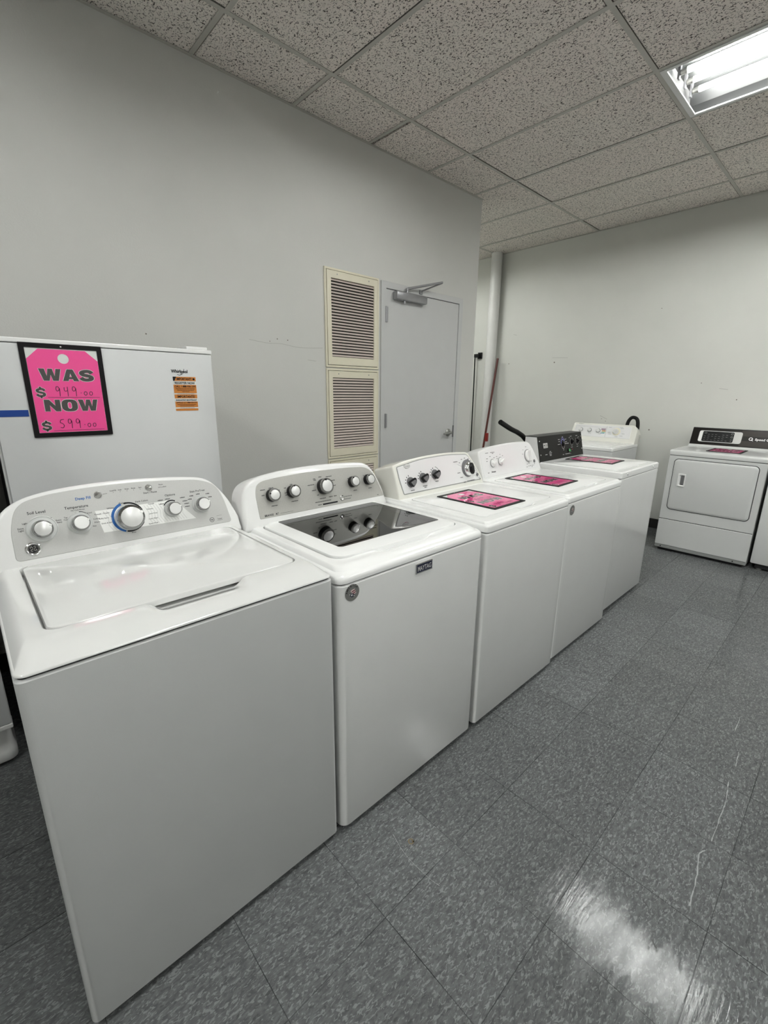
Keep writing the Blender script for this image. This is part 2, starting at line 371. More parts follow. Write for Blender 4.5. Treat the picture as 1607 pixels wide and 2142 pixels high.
def tilted(y, z, deg, x=0):
    t = math.radians(deg)
    return Frame((x, y, z), (1, 0, 0), (0, math.sin(t), math.cos(t)), (0, -math.cos(t), math.sin(t)))
_TXT = {}
def text_geo(s, bold=0.0, shear=0.0):
    k = (s, bold, shear)
    if k in _TXT: return _TXT[k]
    cu = bpy.data.curves.new('t', 'FONT'); cu.body = s; cu.size = 1.0; cu.offset = bold; cu.shear = shear; cu.resolution_u = 2; cu.fill_mode = 'FRONT'
    o = bpy.data.objects.new('t', cu); COL.objects.link(o)
    bpy.context.view_layer.update()
    me = bpy.data.meshes.new_from_object(o.evaluated_get(bpy.context.evaluated_depsgraph_get()))
    vs = [v.co[:2] for v in me.vertices]; fs = [tuple(p.vertices) for p in me.polygons]
    bpy.data.objects.remove(o); bpy.data.curves.remove(cu); bpy.data.meshes.remove(me)
    xs = [v[0] for v in vs] or [0]
    _TXT[k] = (vs, fs, min(xs), max(xs)); return _TXT[k]
class Print:
    """flat printing laid on a frame (u right, v up)"""
    def __init__(s, fr, n=0.0009): s.fr = fr; s.n = n; s.mb = MB()
    def text(s, t, u, v, h, width=None, bold=0.012, align='C', rot=0.0, stretch=1.0, shear=0.0):
        vs, fs, a, b = text_geo(t, bold, shear); k = h/0.70
        kx = k*stretch if width is None else width/(b-a)
        off = {'C': (a+b)/2, 'L': a, 'R': b}[align]; c, sn = math.cos(rot), math.sin(rot)
        out = []
        for x, y in vs:
            X = (x-off)*kx; Y = y*k; out.append(s.fr.to(u+X*c-Y*sn, v+X*sn+Y*c, s.n))
        s.mb.add(out, fs); return s
    def rect(s, u0, v0, u1, v1, dn=0):
        s.mb.add([s.fr.to(u0, v0, s.n+dn), s.fr.to(u1, v0, s.n+dn), s.fr.to(u1, v1, s.n+dn), s.fr.to(u0, v1, s.n+dn)], [(0, 1, 2, 3)]); return s
    def poly(s, pts, dn=0):
        s.mb.add([s.fr.to(a, b, s.n+dn) for a, b in pts], [tuple(range(len(pts)))]); return s
    def disc(s, u, v, r, n=20, ry=None):
        ry = ry or r; return s.poly([(u+r*math.cos(2*PI*k/n), v+ry*math.sin(2*PI*k/n)) for k in range(n)])
    def arc(s, u, v, r0, r1, a0, a1, n=24, k=1.0):
        a0, a1 = math.radians(a0), math.radians(a1); vs = []
        for i in range(n+1):
            a = a0+(a1-a0)*i/n; vs += [s.fr.to(u+r0*math.cos(a)*k, v+r0*math.sin(a), s.n), s.fr.to(u+r1*math.cos(a)*k, v+r1*math.sin(a), s.n)]
        s.mb.add(vs, [(2*i, 2*i+1, 2*i+3, 2*i+2) for i in range(n)]); return s
    def stroke(s, pts, w):
        P = [Vector(p) for p in pts]; vs = []
        for i, p in enumerate(P):
            t = (P[min(i+1, len(P)-1)]-P[max(i-1, 0)]); t = t.normalized() if t.length > 0 else Vector((1, 0)); q = Vector((-t.y, t.x))*w/2
            vs += [s.fr.to(*(p+q), s.n), s.fr.to(*(p-q), s.n)]
        s.mb.add(vs, [(2*i, 2*i+1, 2*i+3, 2*i+2) for i in range(len(P)-1)]); return s
    def tick(s, u, v, w=0.012, h=0.0022):  # a word too small to read
        n = max(2, int(w/0.0035)); 
        for k in range(n):
            x = u-w/2+w*k/n; s.rect(x, v-h/2*(0.7+0.3*((k*7) % 3)/2), x+w/n*0.72, v+h/2*(0.7+0.3*((k*5) % 3)/2))
        return s
    def done(s, name, m, parent): return s.mb.obj(name, m, parent, fix=False) if s.mb.v else None
def lathe_rings(fr, u, v, prof, n=28, k=1.0):
    return [[fr.to(u+r*math.cos(2*PI*i/n)*k, v+r*math.sin(2*PI*i/n), h) for i in range(n)] for r, h in prof]
def lathe(fr, u, v, prof, m, parent, name, n=28):
    return MB().loft(lathe_rings(fr, u, v, prof, n)).obj(name, m, parent, True, 35)
def plate(fr, poly, n0, n1, m, parent, name, e=0.0015):
    rings = [[fr.to(a, b, n0) for a, b in poly], [fr.to(a, b, n1-e) for a, b in poly], [fr.to(a, b, n1) for a, b in inset(poly, e)]]
    return MB().loft(rings).obj(name, m, parent, True, 25)

# ------------------------------------------------------------------ room shell
def build_room():
    th = 0.12
    struct(MB().box(XN-th, YN-th, -0.1, WX+th, 4.9, 0).obj('floor', 'floor_tile')); fl = bpy.data.objects['floor']
    struct(MB().box(XN-th, WY, 0, 3.770, WY+th, H+0.25).obj('wall_left', 'wall_paint'))
    struct(MB().box(WX, YN-th, 0, WX+th, 4.9, H+0.25).obj('wall_far', 'wall_paint_far'))
    struct(MB().box(XN-th, YN-th, 0, XN, WY+0.001, H+0.25).obj('wall_near', 'wall_paint'))
    struct(MB().box(XN-0.001, YN-th, 0, WX+0.001, YN, H+0.25).obj('wall_right', 'wall_paint'))
    struct(MB().box(2.2, 4.9, 0, WX+th, 5.0, H+0.25).obj('wall_recess_back', 'wall_paint_far'))
    struct(MB().box(2.1, WY+th, 0, 2.2, 5.0, H+0.25).obj('wall_recess_side', 'wall_paint_far'))
    # marks on the walls
    wf = bpy.data.objects['wall_far']; fr = Frame((WX, 0, 0), (0, -1, 0), (0, 0, 1), (-1, 0, 0))
    p = Print(fr, 0.0008)
    for y, z, r in [(3.333, 1.753, .006), (2.719, 1.747, .008), (1.591, 1.031, .007), (2.09, 1.121, .004), (2.044, 1.097, .004), (1.648, 2.216, .004), (1.2, 1.5, .004), (0.9, 1.35, .005)]: p.disc(-y, z, r, 10)
    p.done('nail_hole', 'wall_mark', wf)
    p = Print(fr, 0.0006)
    for a, b in [((-2.75, 1.800), (-2.56, 1.792)), ((-2.11, 1.155), (-2.03, 1.118)), ((-1.05, 1.45), (-0.98, 1.44)), ((-3.30, 2.10), (-3.25, 2.09))]: p.stroke([a, b], 0.005)
    p.done('wall_scuff', 'wall_scratch', wf)
    wl = bpy.data.objects['wall_left']; fr = Frame((0, WY, 0))
    p = Print(fr, 0.0006)
    p.stroke(smooth_path([(1.43, 1.700), (1.55, 1.688), (1.66, 1.690), (1.80, 1.676), (1.99, 1.686)], 6), 0.003)
    p.stroke([(1.86, 1.60), (1.93, 1.595)], 0.003)
    p.done('wall_scuff', 'wall_scratch', wl)
    p = Print(fr, 0.0008)
    for x, z, r in [(1.629, 1.718, .004), (1.707, 1.716, .004), (1.574, 1.70, .003), (0.83, 1.68, .004)]: p.disc(x, z, r, 8)
    p.done('nail_hole', 'wall_mark', wl)
    # cove base
    struct(MB().box(WX-0.008, YN, 0, WX, 4.9, 0.10).obj('baseboard_far', 'base_black'))
    struct(MB().box(XN, WY-0.008, 0, 2.50, WY, 0.10).obj('baseboard_left', 'base_black'))
    # scratches and stains on the floor
    fr = Frame((0, 0, 0), (1, 0, 0), (0, 1, 0), (0, 0, 1))
    p = Print(fr, 0.0005)
    def jit(pts, w):
        q = smooth_path([(a, b, 0) for a, b in pts], 6); q = [(a.x, a.y+random.uniform(-1, 1)*0.0012) for a in q]
        for i in range(len(q)-1):
            p.stroke([q[i], q[i+1]], w*(0.5+random.random()))
    jit([(1.873, .107), (1.767, .095), (1.685, .094), (1.55, .092)], .0026)
    jit([(1.50, .098), (1.468, .108), (1.394, .096), (1.277, .088)], .0028)
    jit([(2.081, .110), (1.981, .104)], .0026); jit([(2.325, .148), (2.211, .145)], .002)
    jit([(.811, .806), (.793, .728), (.794, .64), (.801, .60)], .0014)
    p.done('floor_scratch', 'scuff_white', fl)
    p = Print(fr, 0.0005)
    for a, b, r in [(1.765, .792, .022), (1.848, .795, .018), (2.414, .794, .022), (2.47, .81, .018)]: p.arc(a, b, r*0.8, r, 0, 300, 16)
    for a, b in [((2.237, .67), (2.222, .60)), ((2.792, .531), (2.75, .503))]: p.stroke([a, b], .006)
    for k in range(16):
        x = 1.05+random.random()*1.6; y = .1+random.random()*.65; a = random.random()*3
        p.stroke([(x, y), (x+.02*math.cos(a), y+.02*math.sin(a))], .0025)
    p.done('floor_scuff', 'scuff_dark', fl)
    p = Print(fr, 0.0005); p.arc(.837, .749, .006, .010, 0, 330, 14); p.disc(.842, .745, .004, 8); p.done('rust_spot', 'rust', fl)

def cell_y(j): return AY-(j+1)*2*T2, AY-j*2*T2
def build_ceiling():
    mb = MB(); rnd = random.Random(3)
    def region(x0, x1, y0, y1):
        i0 = math.floor((x0-AX)/T2)-1; i1 = math.ceil((x1-AX)/T2)+1
        for j in range(-3, 9):
            ya, yb = cell_y(j)
            for i in range(i0, i1):
                if (i, j) in TROFFERS or (i, j) == (3, -2): continue
                xa, xb = AX+i*T2, AX+(i+1)*T2
                a, b, c, d = max(xa, x0), min(xb, x1), max(ya, y0), min(yb, y1)
                if b-a < 0.01 or d-c < 0.01: continue
                g = [0.004]*4
                for q in range(4):
                    if rnd.random() < 0.45: g[q] = 0.0140+rnd.random()*0.0050
                z = H+0.003+rnd.random()*0.002
                a += g[0] if a == xa else 0; b -= g[1] if b == xb else 0; c += g[2] if c == ya else 0; d -= g[3] if d == yb else 0
                mb.box(a, c, z, b, d, z+0.016)
    region(XN, WX, YN, WY); region(2.2, WX, WY, 4.9)
    struct(mb.obj('ceiling', 'ceiling_tile'))
    struct(MB().box(XN-0.1, YN-0.1, H+0.25, WX+0.1, 5.0, H+0.3).obj('ceiling_deck', 'duct_dark'))
    g = MB(); hw = 0.012
    def xbar(y, x0, x1): g.box(x0, y-hw, H, x1, y+hw, H+0.0025); g.box(x0, y-0.001, H+0.0025, x1, y+0.001, H+0.03)
    def ybar(x, y0, y1): g.box(x-hw, y0, H+0.0003, x+hw, y1, H+0.0023); g.box(x-0.001, y0, H+0.0025, x+0.001, y1, H+0.03)
    for j in range(-2, 8):
        y = AY-j*2*T2
        if y > WY: xbar(y, 2.2, WX)
        elif y > YN: xbar(y, XN, WX)
    for i in range(-9, 8):
        x = AX+i*T2
        if XN < x < WX:
            y1 = WY if x < 3.770 else 4.9
            # cross tees between main runners
            ys = sorted([YN]+[AY-j*2*T2 for j in range(-2, 8) if YN < AY-j*2*T2 < y1]+[y1])
            for a, b in zip(ys[:-1], ys[1:]): 
                off = 0.016 if a >= AY-0.01 and x < 3.7 else 0
                ybar(x-off, a+hw, b-(hw if b < y1 else 0))
    struct(g.obj('trim_1', 'grid_metal'))
    e = MB()
    e.box(XN, WY-0.020, H-0.0005, 3.770, WY, H+0.0022); e.box(XN, WY-0.0015, H, 3.770, WY, H+0.02)
    e.box(WX-0.020, YN, H-0.0005, WX, 4.9, H+0.0022)
    e.box(XN, YN, H-0.0005, WX, YN+0.02, H+0.0022); e.box(XN, YN, H-0.0005, XN+0.02, WY, H+0.0022)
    struct(e.obj('trim_2', 'grid_metal'))

def build_troffer(i, j, label, group=None, src=None, y0=None):
    xa = AX+i*T2; ya, yb = cell_y(j)
    if src is not None:
        r = src.copy(); COL.objects.link(r)
        r.location = (xa, ya, H); r['label'] = label
        if group: r['group'] = group
        for ch in list(src.children):
            c = ch.copy(); COL.objects.link(c); c.parent = r
            for gch in ch.children: d = gch.copy(); COL.objects.link(d); d.parent = c
        return r
    t = thing('ceiling_light', label, 'light', (xa, ya, H), 0, group)
    W, L, D = T2, 2*T2, 0.10; a = 0.012
    # housing: inclined sides, flat top, flat end plates and the visible lip
    hb = MB()
    prof = [(a, 0.0), (a, 0.004), (0.055, 0.035), (0.075, D), (W-0.075, D), (W-0.055, 0.035), (W-a, 0.004), (W-a, 0.0)]
    n = len(prof)
    vs = [(x, a, z) for x, z in prof]+[(x, L-a, z) for x, z in prof]
    hb.add(vs, [(k, k+1, n+k+1, n+k) for k in range(n-1)])
    for yy in (a, L-a): MB().loft([[(x, yy-.0005, z) for x, z in prof], [(x, yy+.0005, z) for x, z in prof]]).obj('end_plate', 'end_plate_white', t)
    hb.box(0.0, 0.0, D+0.002, W, L, D+0.03)
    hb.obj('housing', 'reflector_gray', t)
    lp = MB(); lw = 0.022
    for q in [(a, a, W-a, a+0.030), (a, L-a-0.030, W-a, L-a), (a, a+.03, a+lw, L-a-.03), (W-a-lw, a+.03, W-a, L-a-.03)]: lp.bbox(q[0], q[1], -0.004, q[2], q[3], 0.003, 0.001)
    lp.obj('door_frame', 'troffer_white', t)
    MB().bbox(W*0.5-0.05, 0.05, D-0.012, W*0.5+0.05, L-0.05, D-0.002, .002).obj('ballast_cover', 'reflector_gray', t)
    for x in (0.195, 0.310, 0.425):
        zc = 0.050; r = 0.0148
        def ringy(y, rr): return [(x+rr*math.cos(2*PI*k/14), y, zc+rr*math.sin(2*PI*k/14)) for k in range(14)]
        tb = MB().loft([ringy(y, r) for y in (0.09, L-0.09)]).obj('fluorescent_tube', 'tube_glow', t, True, 35)
        MB().loft([ringy(0.058, r*.9), ringy(0.0895, r*1.02)]).obj('tube_cap', 'steel', tb, True, 35)
        MB().loft([ringy(L-0.0895, r*1.02), ringy(L-0.058, r*.9)]).obj('tube_cap', 'steel', tb, True, 35)
        for yy in (0.043, L-0.055): MB().bbox(x-0.012, yy, zc-0.028, x+0.012, yy+0.012, D, 0.002).obj('lamp_holder', 'grey_plastic', t)
    return t

def ringframe(mb, x0, z0, x1, z1, bs, bb, bt, ya, yf, e=.002):
    q = lambda a, b, c, d, y: [(a, y, b), (c, y, b), (c, y, d), (a, y, d)]
    i = (x0+bs, z0+bb, x1-bs, z1-bt)
    mb.loft([q(x0, z0, x1, z1, ya), q(x0, z0, x1, z1, yf+e), q(x0+e, z0+e, x1-e, z1-e, yf), q(i[0]-e, i[1]-e, i[2]+e, i[3]+e, yf), q(*i, yf+e), q(*i, ya)], False, False)
def build_vents():
    def vent(x0, z0, x1, z1, label, name='wall_vent'):
        t = thing(name, label, 'vent', (x0, WY-0.001, z0), 0, 'louvered vents stacked beside the door')
        W, Hh = x1-x0, z1-z0
        fb = MB(); b = 0.036
        ringframe(fb, 0, 0, W, Hh, .014, .014, .014, 0, -0.010)
        fb.obj('outer_frame', 'cream_metal', t)
        g = 0.017; ib = MB()
        ringframe(ib, g, g, W-g, Hh-g, b, b+.02, b+.012, -.001, -0.014)
        ib.obj('louver_frame', 'cream_metal', t)
        MB().box(0.01, -0.003, 0.01, W-0.01, -0.0005, Hh-0.01).obj('duct_opening', 'duct_dark', t)
        sm = MB(); n = max(3, int(round((Hh-2*g-2*b)/0.0212))); za, zb = g+b+.02, Hh-g-b-.012
        for k in range(n):
            z = za+(zb-za)*(k+0.5)/n; h = 0.0062
            # inclined blade, outer edge low
            sm.add([(g+b, -0.013, z-h), (W-g-b, -0.013, z-h), (W-g-b, -0.004, z+h), (g+b, -0.004, z+h),
                    (g+b, -0.0115, z-h-0.001), (W-g-b, -0.0115, z-h-0.001), (W-g-b, -0.0035, z+h-.001), (g+b, -0.0035, z+h-.001)],
                   [(0,1,2,3),(4,7,6,5),(0,4,5,1),(2,6,7,3),(0,3,7,4),(1,5,6,2)])
        sm.obj('slats', 'slat_metal', t)
        fr = Frame((0, -0.014, 0))
        for u, v in [(g+0.09, Hh-g-0.02), (W-g-0.09, Hh-g-0.02)]: MB().loft(lathe_rings(fr, u, v, [(.005, 0), (.0035, .0015)], 10)).obj('screw_head', 'steel', t)
        return t
    vent(2.012, 1.560, 2.520, 2.216, 'tall upper louvered vent at the top of the stack beside the door')
    vent(2.012, 0.895, 2.520, 1.552, 'middle louvered vent below the top vent, beside the closed door')
    vent(2.012, 0.360, 2.520, 0.887, 'lowest louvered vent, only its top rim seen above the silver panelled washer')

def build_door():
    # white painted door flush in the left wall
    x0, x1, zt = 2.596, 3.500, 2.158
    d = MB().bbox(x0, -0.006, 0.012, x1, 0.0, zt, 0.002).obj('door_1', 'door_paint'); d.location = (0, WY-0.001, 0); struct(d)
    f = MB(); ringframe(f, 2.545, -.30, x1+.055, zt+.052, .051, .2, .048, 0, -.012)
    f.obj('door_frame', 'door_paint', d)
    MB().box(x0-0.0035, -0.002, 0.01, x1+0.0045, -0.0003, zt+0.0045).obj('door_gap', 'seam_dark', d)
    for z in (1.975, 1.160, 0.25):
        h = MB(); h.tube([(x0-0.002, -0.016, z-0.057), (x0-0.002, -0.016, z+0.057)], 0.0085, 10); h.box(x0-0.002, -0.0125, z-0.055, x0+0.018, -0.006, z+0.055)
        h.obj('hinge', 'closer_gray', d, True, 35)
    # closer
    c = MB(); c.bbox(2.665, -0.060, 2.090, 3.020, -0.006, 2.150, 0.010); c.obj('door_closer', 'closer_gray', d, True, 40)
    a = MB(); a.tube([(2.80, -0.035, 2.15), (2.80, -0.035, 2.185)], 0.012, 12)
    a.tube([(2.80, -0.035, 2.182), (3.115, -0.13, 2.262)], [0.010, 0.008], 10); a.tube([(3.115, -0.13, 2.258), (2.98, -0.012, 2.19)], 0.006, 8)
    a.bbox(2.965, -0.02, 2.17, 3.0, -0.004, 2.20, .002)
    a.obj('closer_arm', 'closer_gray', d, True, 35)
    v = MB(); v.tube([(2.77, -0.035, 2.09), (2.77, -0.035, 2.07)], 0.010, 10); v.obj('closer_valve', 'closer_gray', d, True, 35)
    # lever handle
    fr = Frame((0, -0.006, 0))
    k = lathe(fr, 3.425, 1.020, [(.036, 0), (.036, .006), (.028, .012), (.014, .016), (.013, .045), (.0, .046)], 'steel', d, 'door_handle')
    MB().tube(smooth_path([(3.425, -0.048, 1.02), (3.40, -0.054, 1.02), (3.36, -0.054, 1.019), (3.315, -0.050, 1.014)], 5), [0.010]*15+[0.008], 10).obj('lever', 'steel', k, True, 35)
    MB().bbox(3.490, -0.0115, 0.975, 3.512, -0.005, 1.085, .001).obj('strike_plate', 'grey_plastic', d)

# ------------------------------------------------------------------ washing machines
def cabinet(t, w, d, z0, z1, m, r=0.012, rl=None):
    rings = [rrect(.004, .004, w-.004, d-.004, r, z=z0), rrect(0, 0, w, d, r, z=z0+.006), rrect(0, 0, w, d, r, z=z1-.004), rrect(.004, .004, w-.004, d-.004, r, z=z1)]
    return MB().loft(rings).obj('cabinet', m, t, True, 40)
def feet(t, w, d, z):
    for x in (.06, w-.06):
        for y in (.07, d-.07):
            lathe(Frame((x, y, 0), (1, 0, 0), (0, 1, 0), (0, 0, 1)), 0, 0, [(.020, 0.001), (.020, .008), (.008, .010), (.008, z+.01)], 'rubber', t, 'leveling_foot', 12)
def lerp_ring(a, b, t): return [(p[0]+(q[0]-p[0])*t, p[1]+(q[1]-p[1])*t, p[2]+(q[2]-p[2])*t) for p, q in zip(a, b)]
def deck(t, w, d, z0, zl, zp, sf, ss, op, depth, m, scoop=None, r=0.022, tub=False, edge=.008):
    nc, ns = 8, 48
    R = lambda x0, y0, x1, y1, rr, z: rrect(x0, y0, x1, y1, rr, nc, ns, z)
    rings = [R(0, 0, w, d, r, z0), R(0, 0, w, d, r, zl-edge)]
    for k in range(1, 5):
        a = k/4*PI/2; e = edge*(1-math.cos(a)); rings.append(R(e, e, w-e, d-e, r, zl-edge+edge*math.sin(a)))
    P = R(ss, sf, w-ss, d-.012, r, zp); E = rings[-1]
    for k in range(1, 9):
        s = k/8; q = lerp_ring(E, P, s); z = [E[i][2]+(P[i][2]-E[i][2])*math.sin(s*PI/2) for i in range(len(P))]
        rings.append([(q[i][0], q[i][1], z[i]) for i in range(len(P))])
    Q = R(op[0], op[1], op[2], op[3], op[4], zp)
    for k in range(1, 7): rings.append(lerp_ring(P, Q, k/6))
    if scoop:
        xc, hw, dep, reach = scoop
        def f(p):
            x, y, z = p
            if y > op[1]+.03: return p
            ux = (x-xc)/hw
            if abs(ux) >= 1: return p
            sx = min(1.0, (1-abs(ux))/0.30); sx = sx*sx*(3-2*sx)
            sy = (op[1]-y)/reach
            if sy >= 1: return p
            sy = max(sy, 0); sy = 1-sy*sy*(3-2*sy)
            return (x, y, z-dep*sx*sy)
        rings = rings[:5]+[[f(p) for p in rg] for rg in rings[5:]]
    rings.append([(x, y, zp-depth) for x, y, z in Q])
    if tub:
        cx, cy, cr = w*0.5, (op[1]+op[3])/2, 0.225
        C = []
        for x, y, z in Q:
            a = math.atan2(y-cy, x-cx); C.append((cx+cr*math.cos(a), cy+cr*math.sin(a), zp-depth-.004))
        rings += [C, [(x, y, z-.03) for x, y, z in C]]
        return MB().loft(rings, False, False).obj('top_deck', m, t, True, 32)
    return MB().loft(rings, False, True).obj('top_deck', m, t, True, 32)
def lid(t, x0, y0, x1, y1, r, z0, z1, m, bow=0.0, window=None):
    nc, ns = 8, 30
    R = lambda e, z: [(x, y-(bow*math.sin(PI*max(0, min(1, (x-x0)/(x1-x0)))) if y < (y0+y1)/2 else 0), z) for x, y in rrect(x0+e, y0+e, x1-e, y1-e, max(r-e, .002), nc, ns)]
    rings = [R(0, z0), R(0, z1-.005), R(.0015, z1-.0015), R(.005, z1)]
    if window:
        a, b, c, d, rr = window
        W = rrect(a, b, c, d, rr, nc, ns, z1); rings += [W, [(x, y, z1-.004) for x, y, z in W], [(x, y, z1-.009) for x, y, z in rrect(a-.004, b-.004, c+.004, d+.004, rr, nc, ns, 0)], R(.006, z0+.001)]
        o = MB().loft(rings, False, False).obj('lid', m, t, True, 30)
        MB().loft([rrect(a, b, c, d, rr, nc, ns, z1-.0045), rrect(a, b, c, d, rr, nc, ns, z1-.0006)]).obj('lid_window', 'lid_glass', o)
        return o
    return MB().loft(rings).obj('lid', m, t, True, 30)
def console(t, fr, outline, depth, m, e=.010, flare=0.0, name='console'):
    rings = []
    for k in range(5):
        a = k/4*PI/2; rings.append([fr.to(x, y, -e*(1-math.sin(a)) if False else -e*(1-math.cos(PI/2-a)) ) for x, y in inset(outline, e*(1-math.sin(a)))])
    rings = []
    for k in range(5):
        a = k/4*PI/2
        rings.append([fr.to(x, y, -e*(1-math.cos(a))) for x, y in inset(outline, e*(1-math.sin(a)))])
    rings.append([fr.to(x, y, -depth*.5) for x, y in inset(outline, -flare*.6)])
    rings.append([fr.to(x, y, -depth+.012) for x, y in inset(outline, -flare)])
    rings.append([fr.to(x, y, -depth) for x, y in inset(outline, -flare+.010)])
    return MB().loft(rings).obj(name, m, t, True, 30)

def america_sticker(t, u, v, r, y=-.0008):
    fr = Frame((0, y, 0)); s = plate(fr, [(u+r*math.cos(2*PI*k/32), v+r*1.0*math.sin(2*PI*k/32)) for k in range(32)], 0, .0006, 'sticker_gray', t, 'sticker', .0002)
    q = Print(fr, .0009)
    for i, ch in enumerate('AMERICA'):
        a = math.radians(168-i*21.5); q.text(ch, u+math.cos(a)*r*.70, v+math.sin(a)*r*.70, r*.26, rot=a-PI/2, bold=.02)
    q.done('lettering', 'letter_black', s)
    p = Print(fr, .0008)
    for k, off in enumerate((.08, .30, .52)): p.poly([(u-r*.32+off*r*.6, v+r*(.34-off)), (u-r*.1+off*r*.6, v+r*(.44-off)), (u+r*.28+off*r*.4, v+r*(.48-off)), (u+r*.34+off*r*.4, v+r*(.36-off)), (u+r*.0+off*r*.5, v+r*(.28-off)), (u-r*.25+off*r*.6, v+r*(.18-off))])
    p.done('flag_stripes', 'stripe_pale', s)
    p = Print(fr, .00085)
    for off in (.20, .42): p.poly([(u-r*.22+off*r*.6, v+r*(.33-off)), (u+r*.0+off*r*.6, v+r*(.40-off)), (u+r*.34+off*r*.3, v+r*(.44-off)), (u+r*.34+off*r*.3, v+r*(.36-off)), (u+r*.05+off*r*.5, v+r*(.29-off)), (u-r*.18+off*r*.6, v+r*(.22-off))])
    p.done('flag_stripes', 'stripe_red', s)
    p = Print(fr, .0010)
    def star(cx, cy, R, rr): return [(cx+(R if k % 2 == 0 else rr)*math.cos(PI/2+k*PI/5), cy+(R if k % 2 == 0 else rr)*math.sin(PI/2+k*PI/5)) for k in range(10)]
    p.poly([(u-r*.50, v-r*.02), (u-r*.05, v-r*.08), (u+r*.34, v-r*.30), (u+r*.12, v-r*.55), (u-r*.16, v-r*.52), (u-r*.36, v-r*.28)])
    p.done('flag_field', 'navy', s)
    p = Print(fr, .0012); p.poly(star(u-r*.10, v-r*.28, r*.17, r*.08)); p.poly(star(u-r*.38, v-r*.14, r*.10, r*.05)); p.poly(star(u+r*.20, v-r*.40, r*.10, r*.05)); p.done('flag_star', 'halo_white', s)

def ge_knob(t, fr, u, v, r, h, skirt):
    k = lathe(fr, u, v, [(r*1.04, .0008), (r*1.04, h*.5), (r*1.0, h*.62), (r*.98, h*.64)], 'knob_skirt', t, 'knob')
    lathe(fr, u, v, [(r*1.0, h*.52), (r*1.01, h*.62), (r*.97, h*.86), (r*.82, h), (r*.78, h)], 'chrome_dark_reflection', k, 'knob_ring')
    lathe(fr, u, v, [(r*.80, h*.95), (r*.79, h+.0012), (r*.74, h+.002)], 'knob_cap', k, 'knob_cap')
    lathe(fr, u+r*.72, v+r*.28, [(r*.13, h*.9), (r*.13, h+.002), (r*.08, h+.003)], 'halo_white', k, 'pointer', 10)
    if skirt: lathe(fr, u, v, [(skirt, .0006), (skirt, .003), (skirt*.95, .0045), (skirt*.93, .003), (r*1.05, .003)], 'knob_skirt', k, 'knob_skirt')
    return k

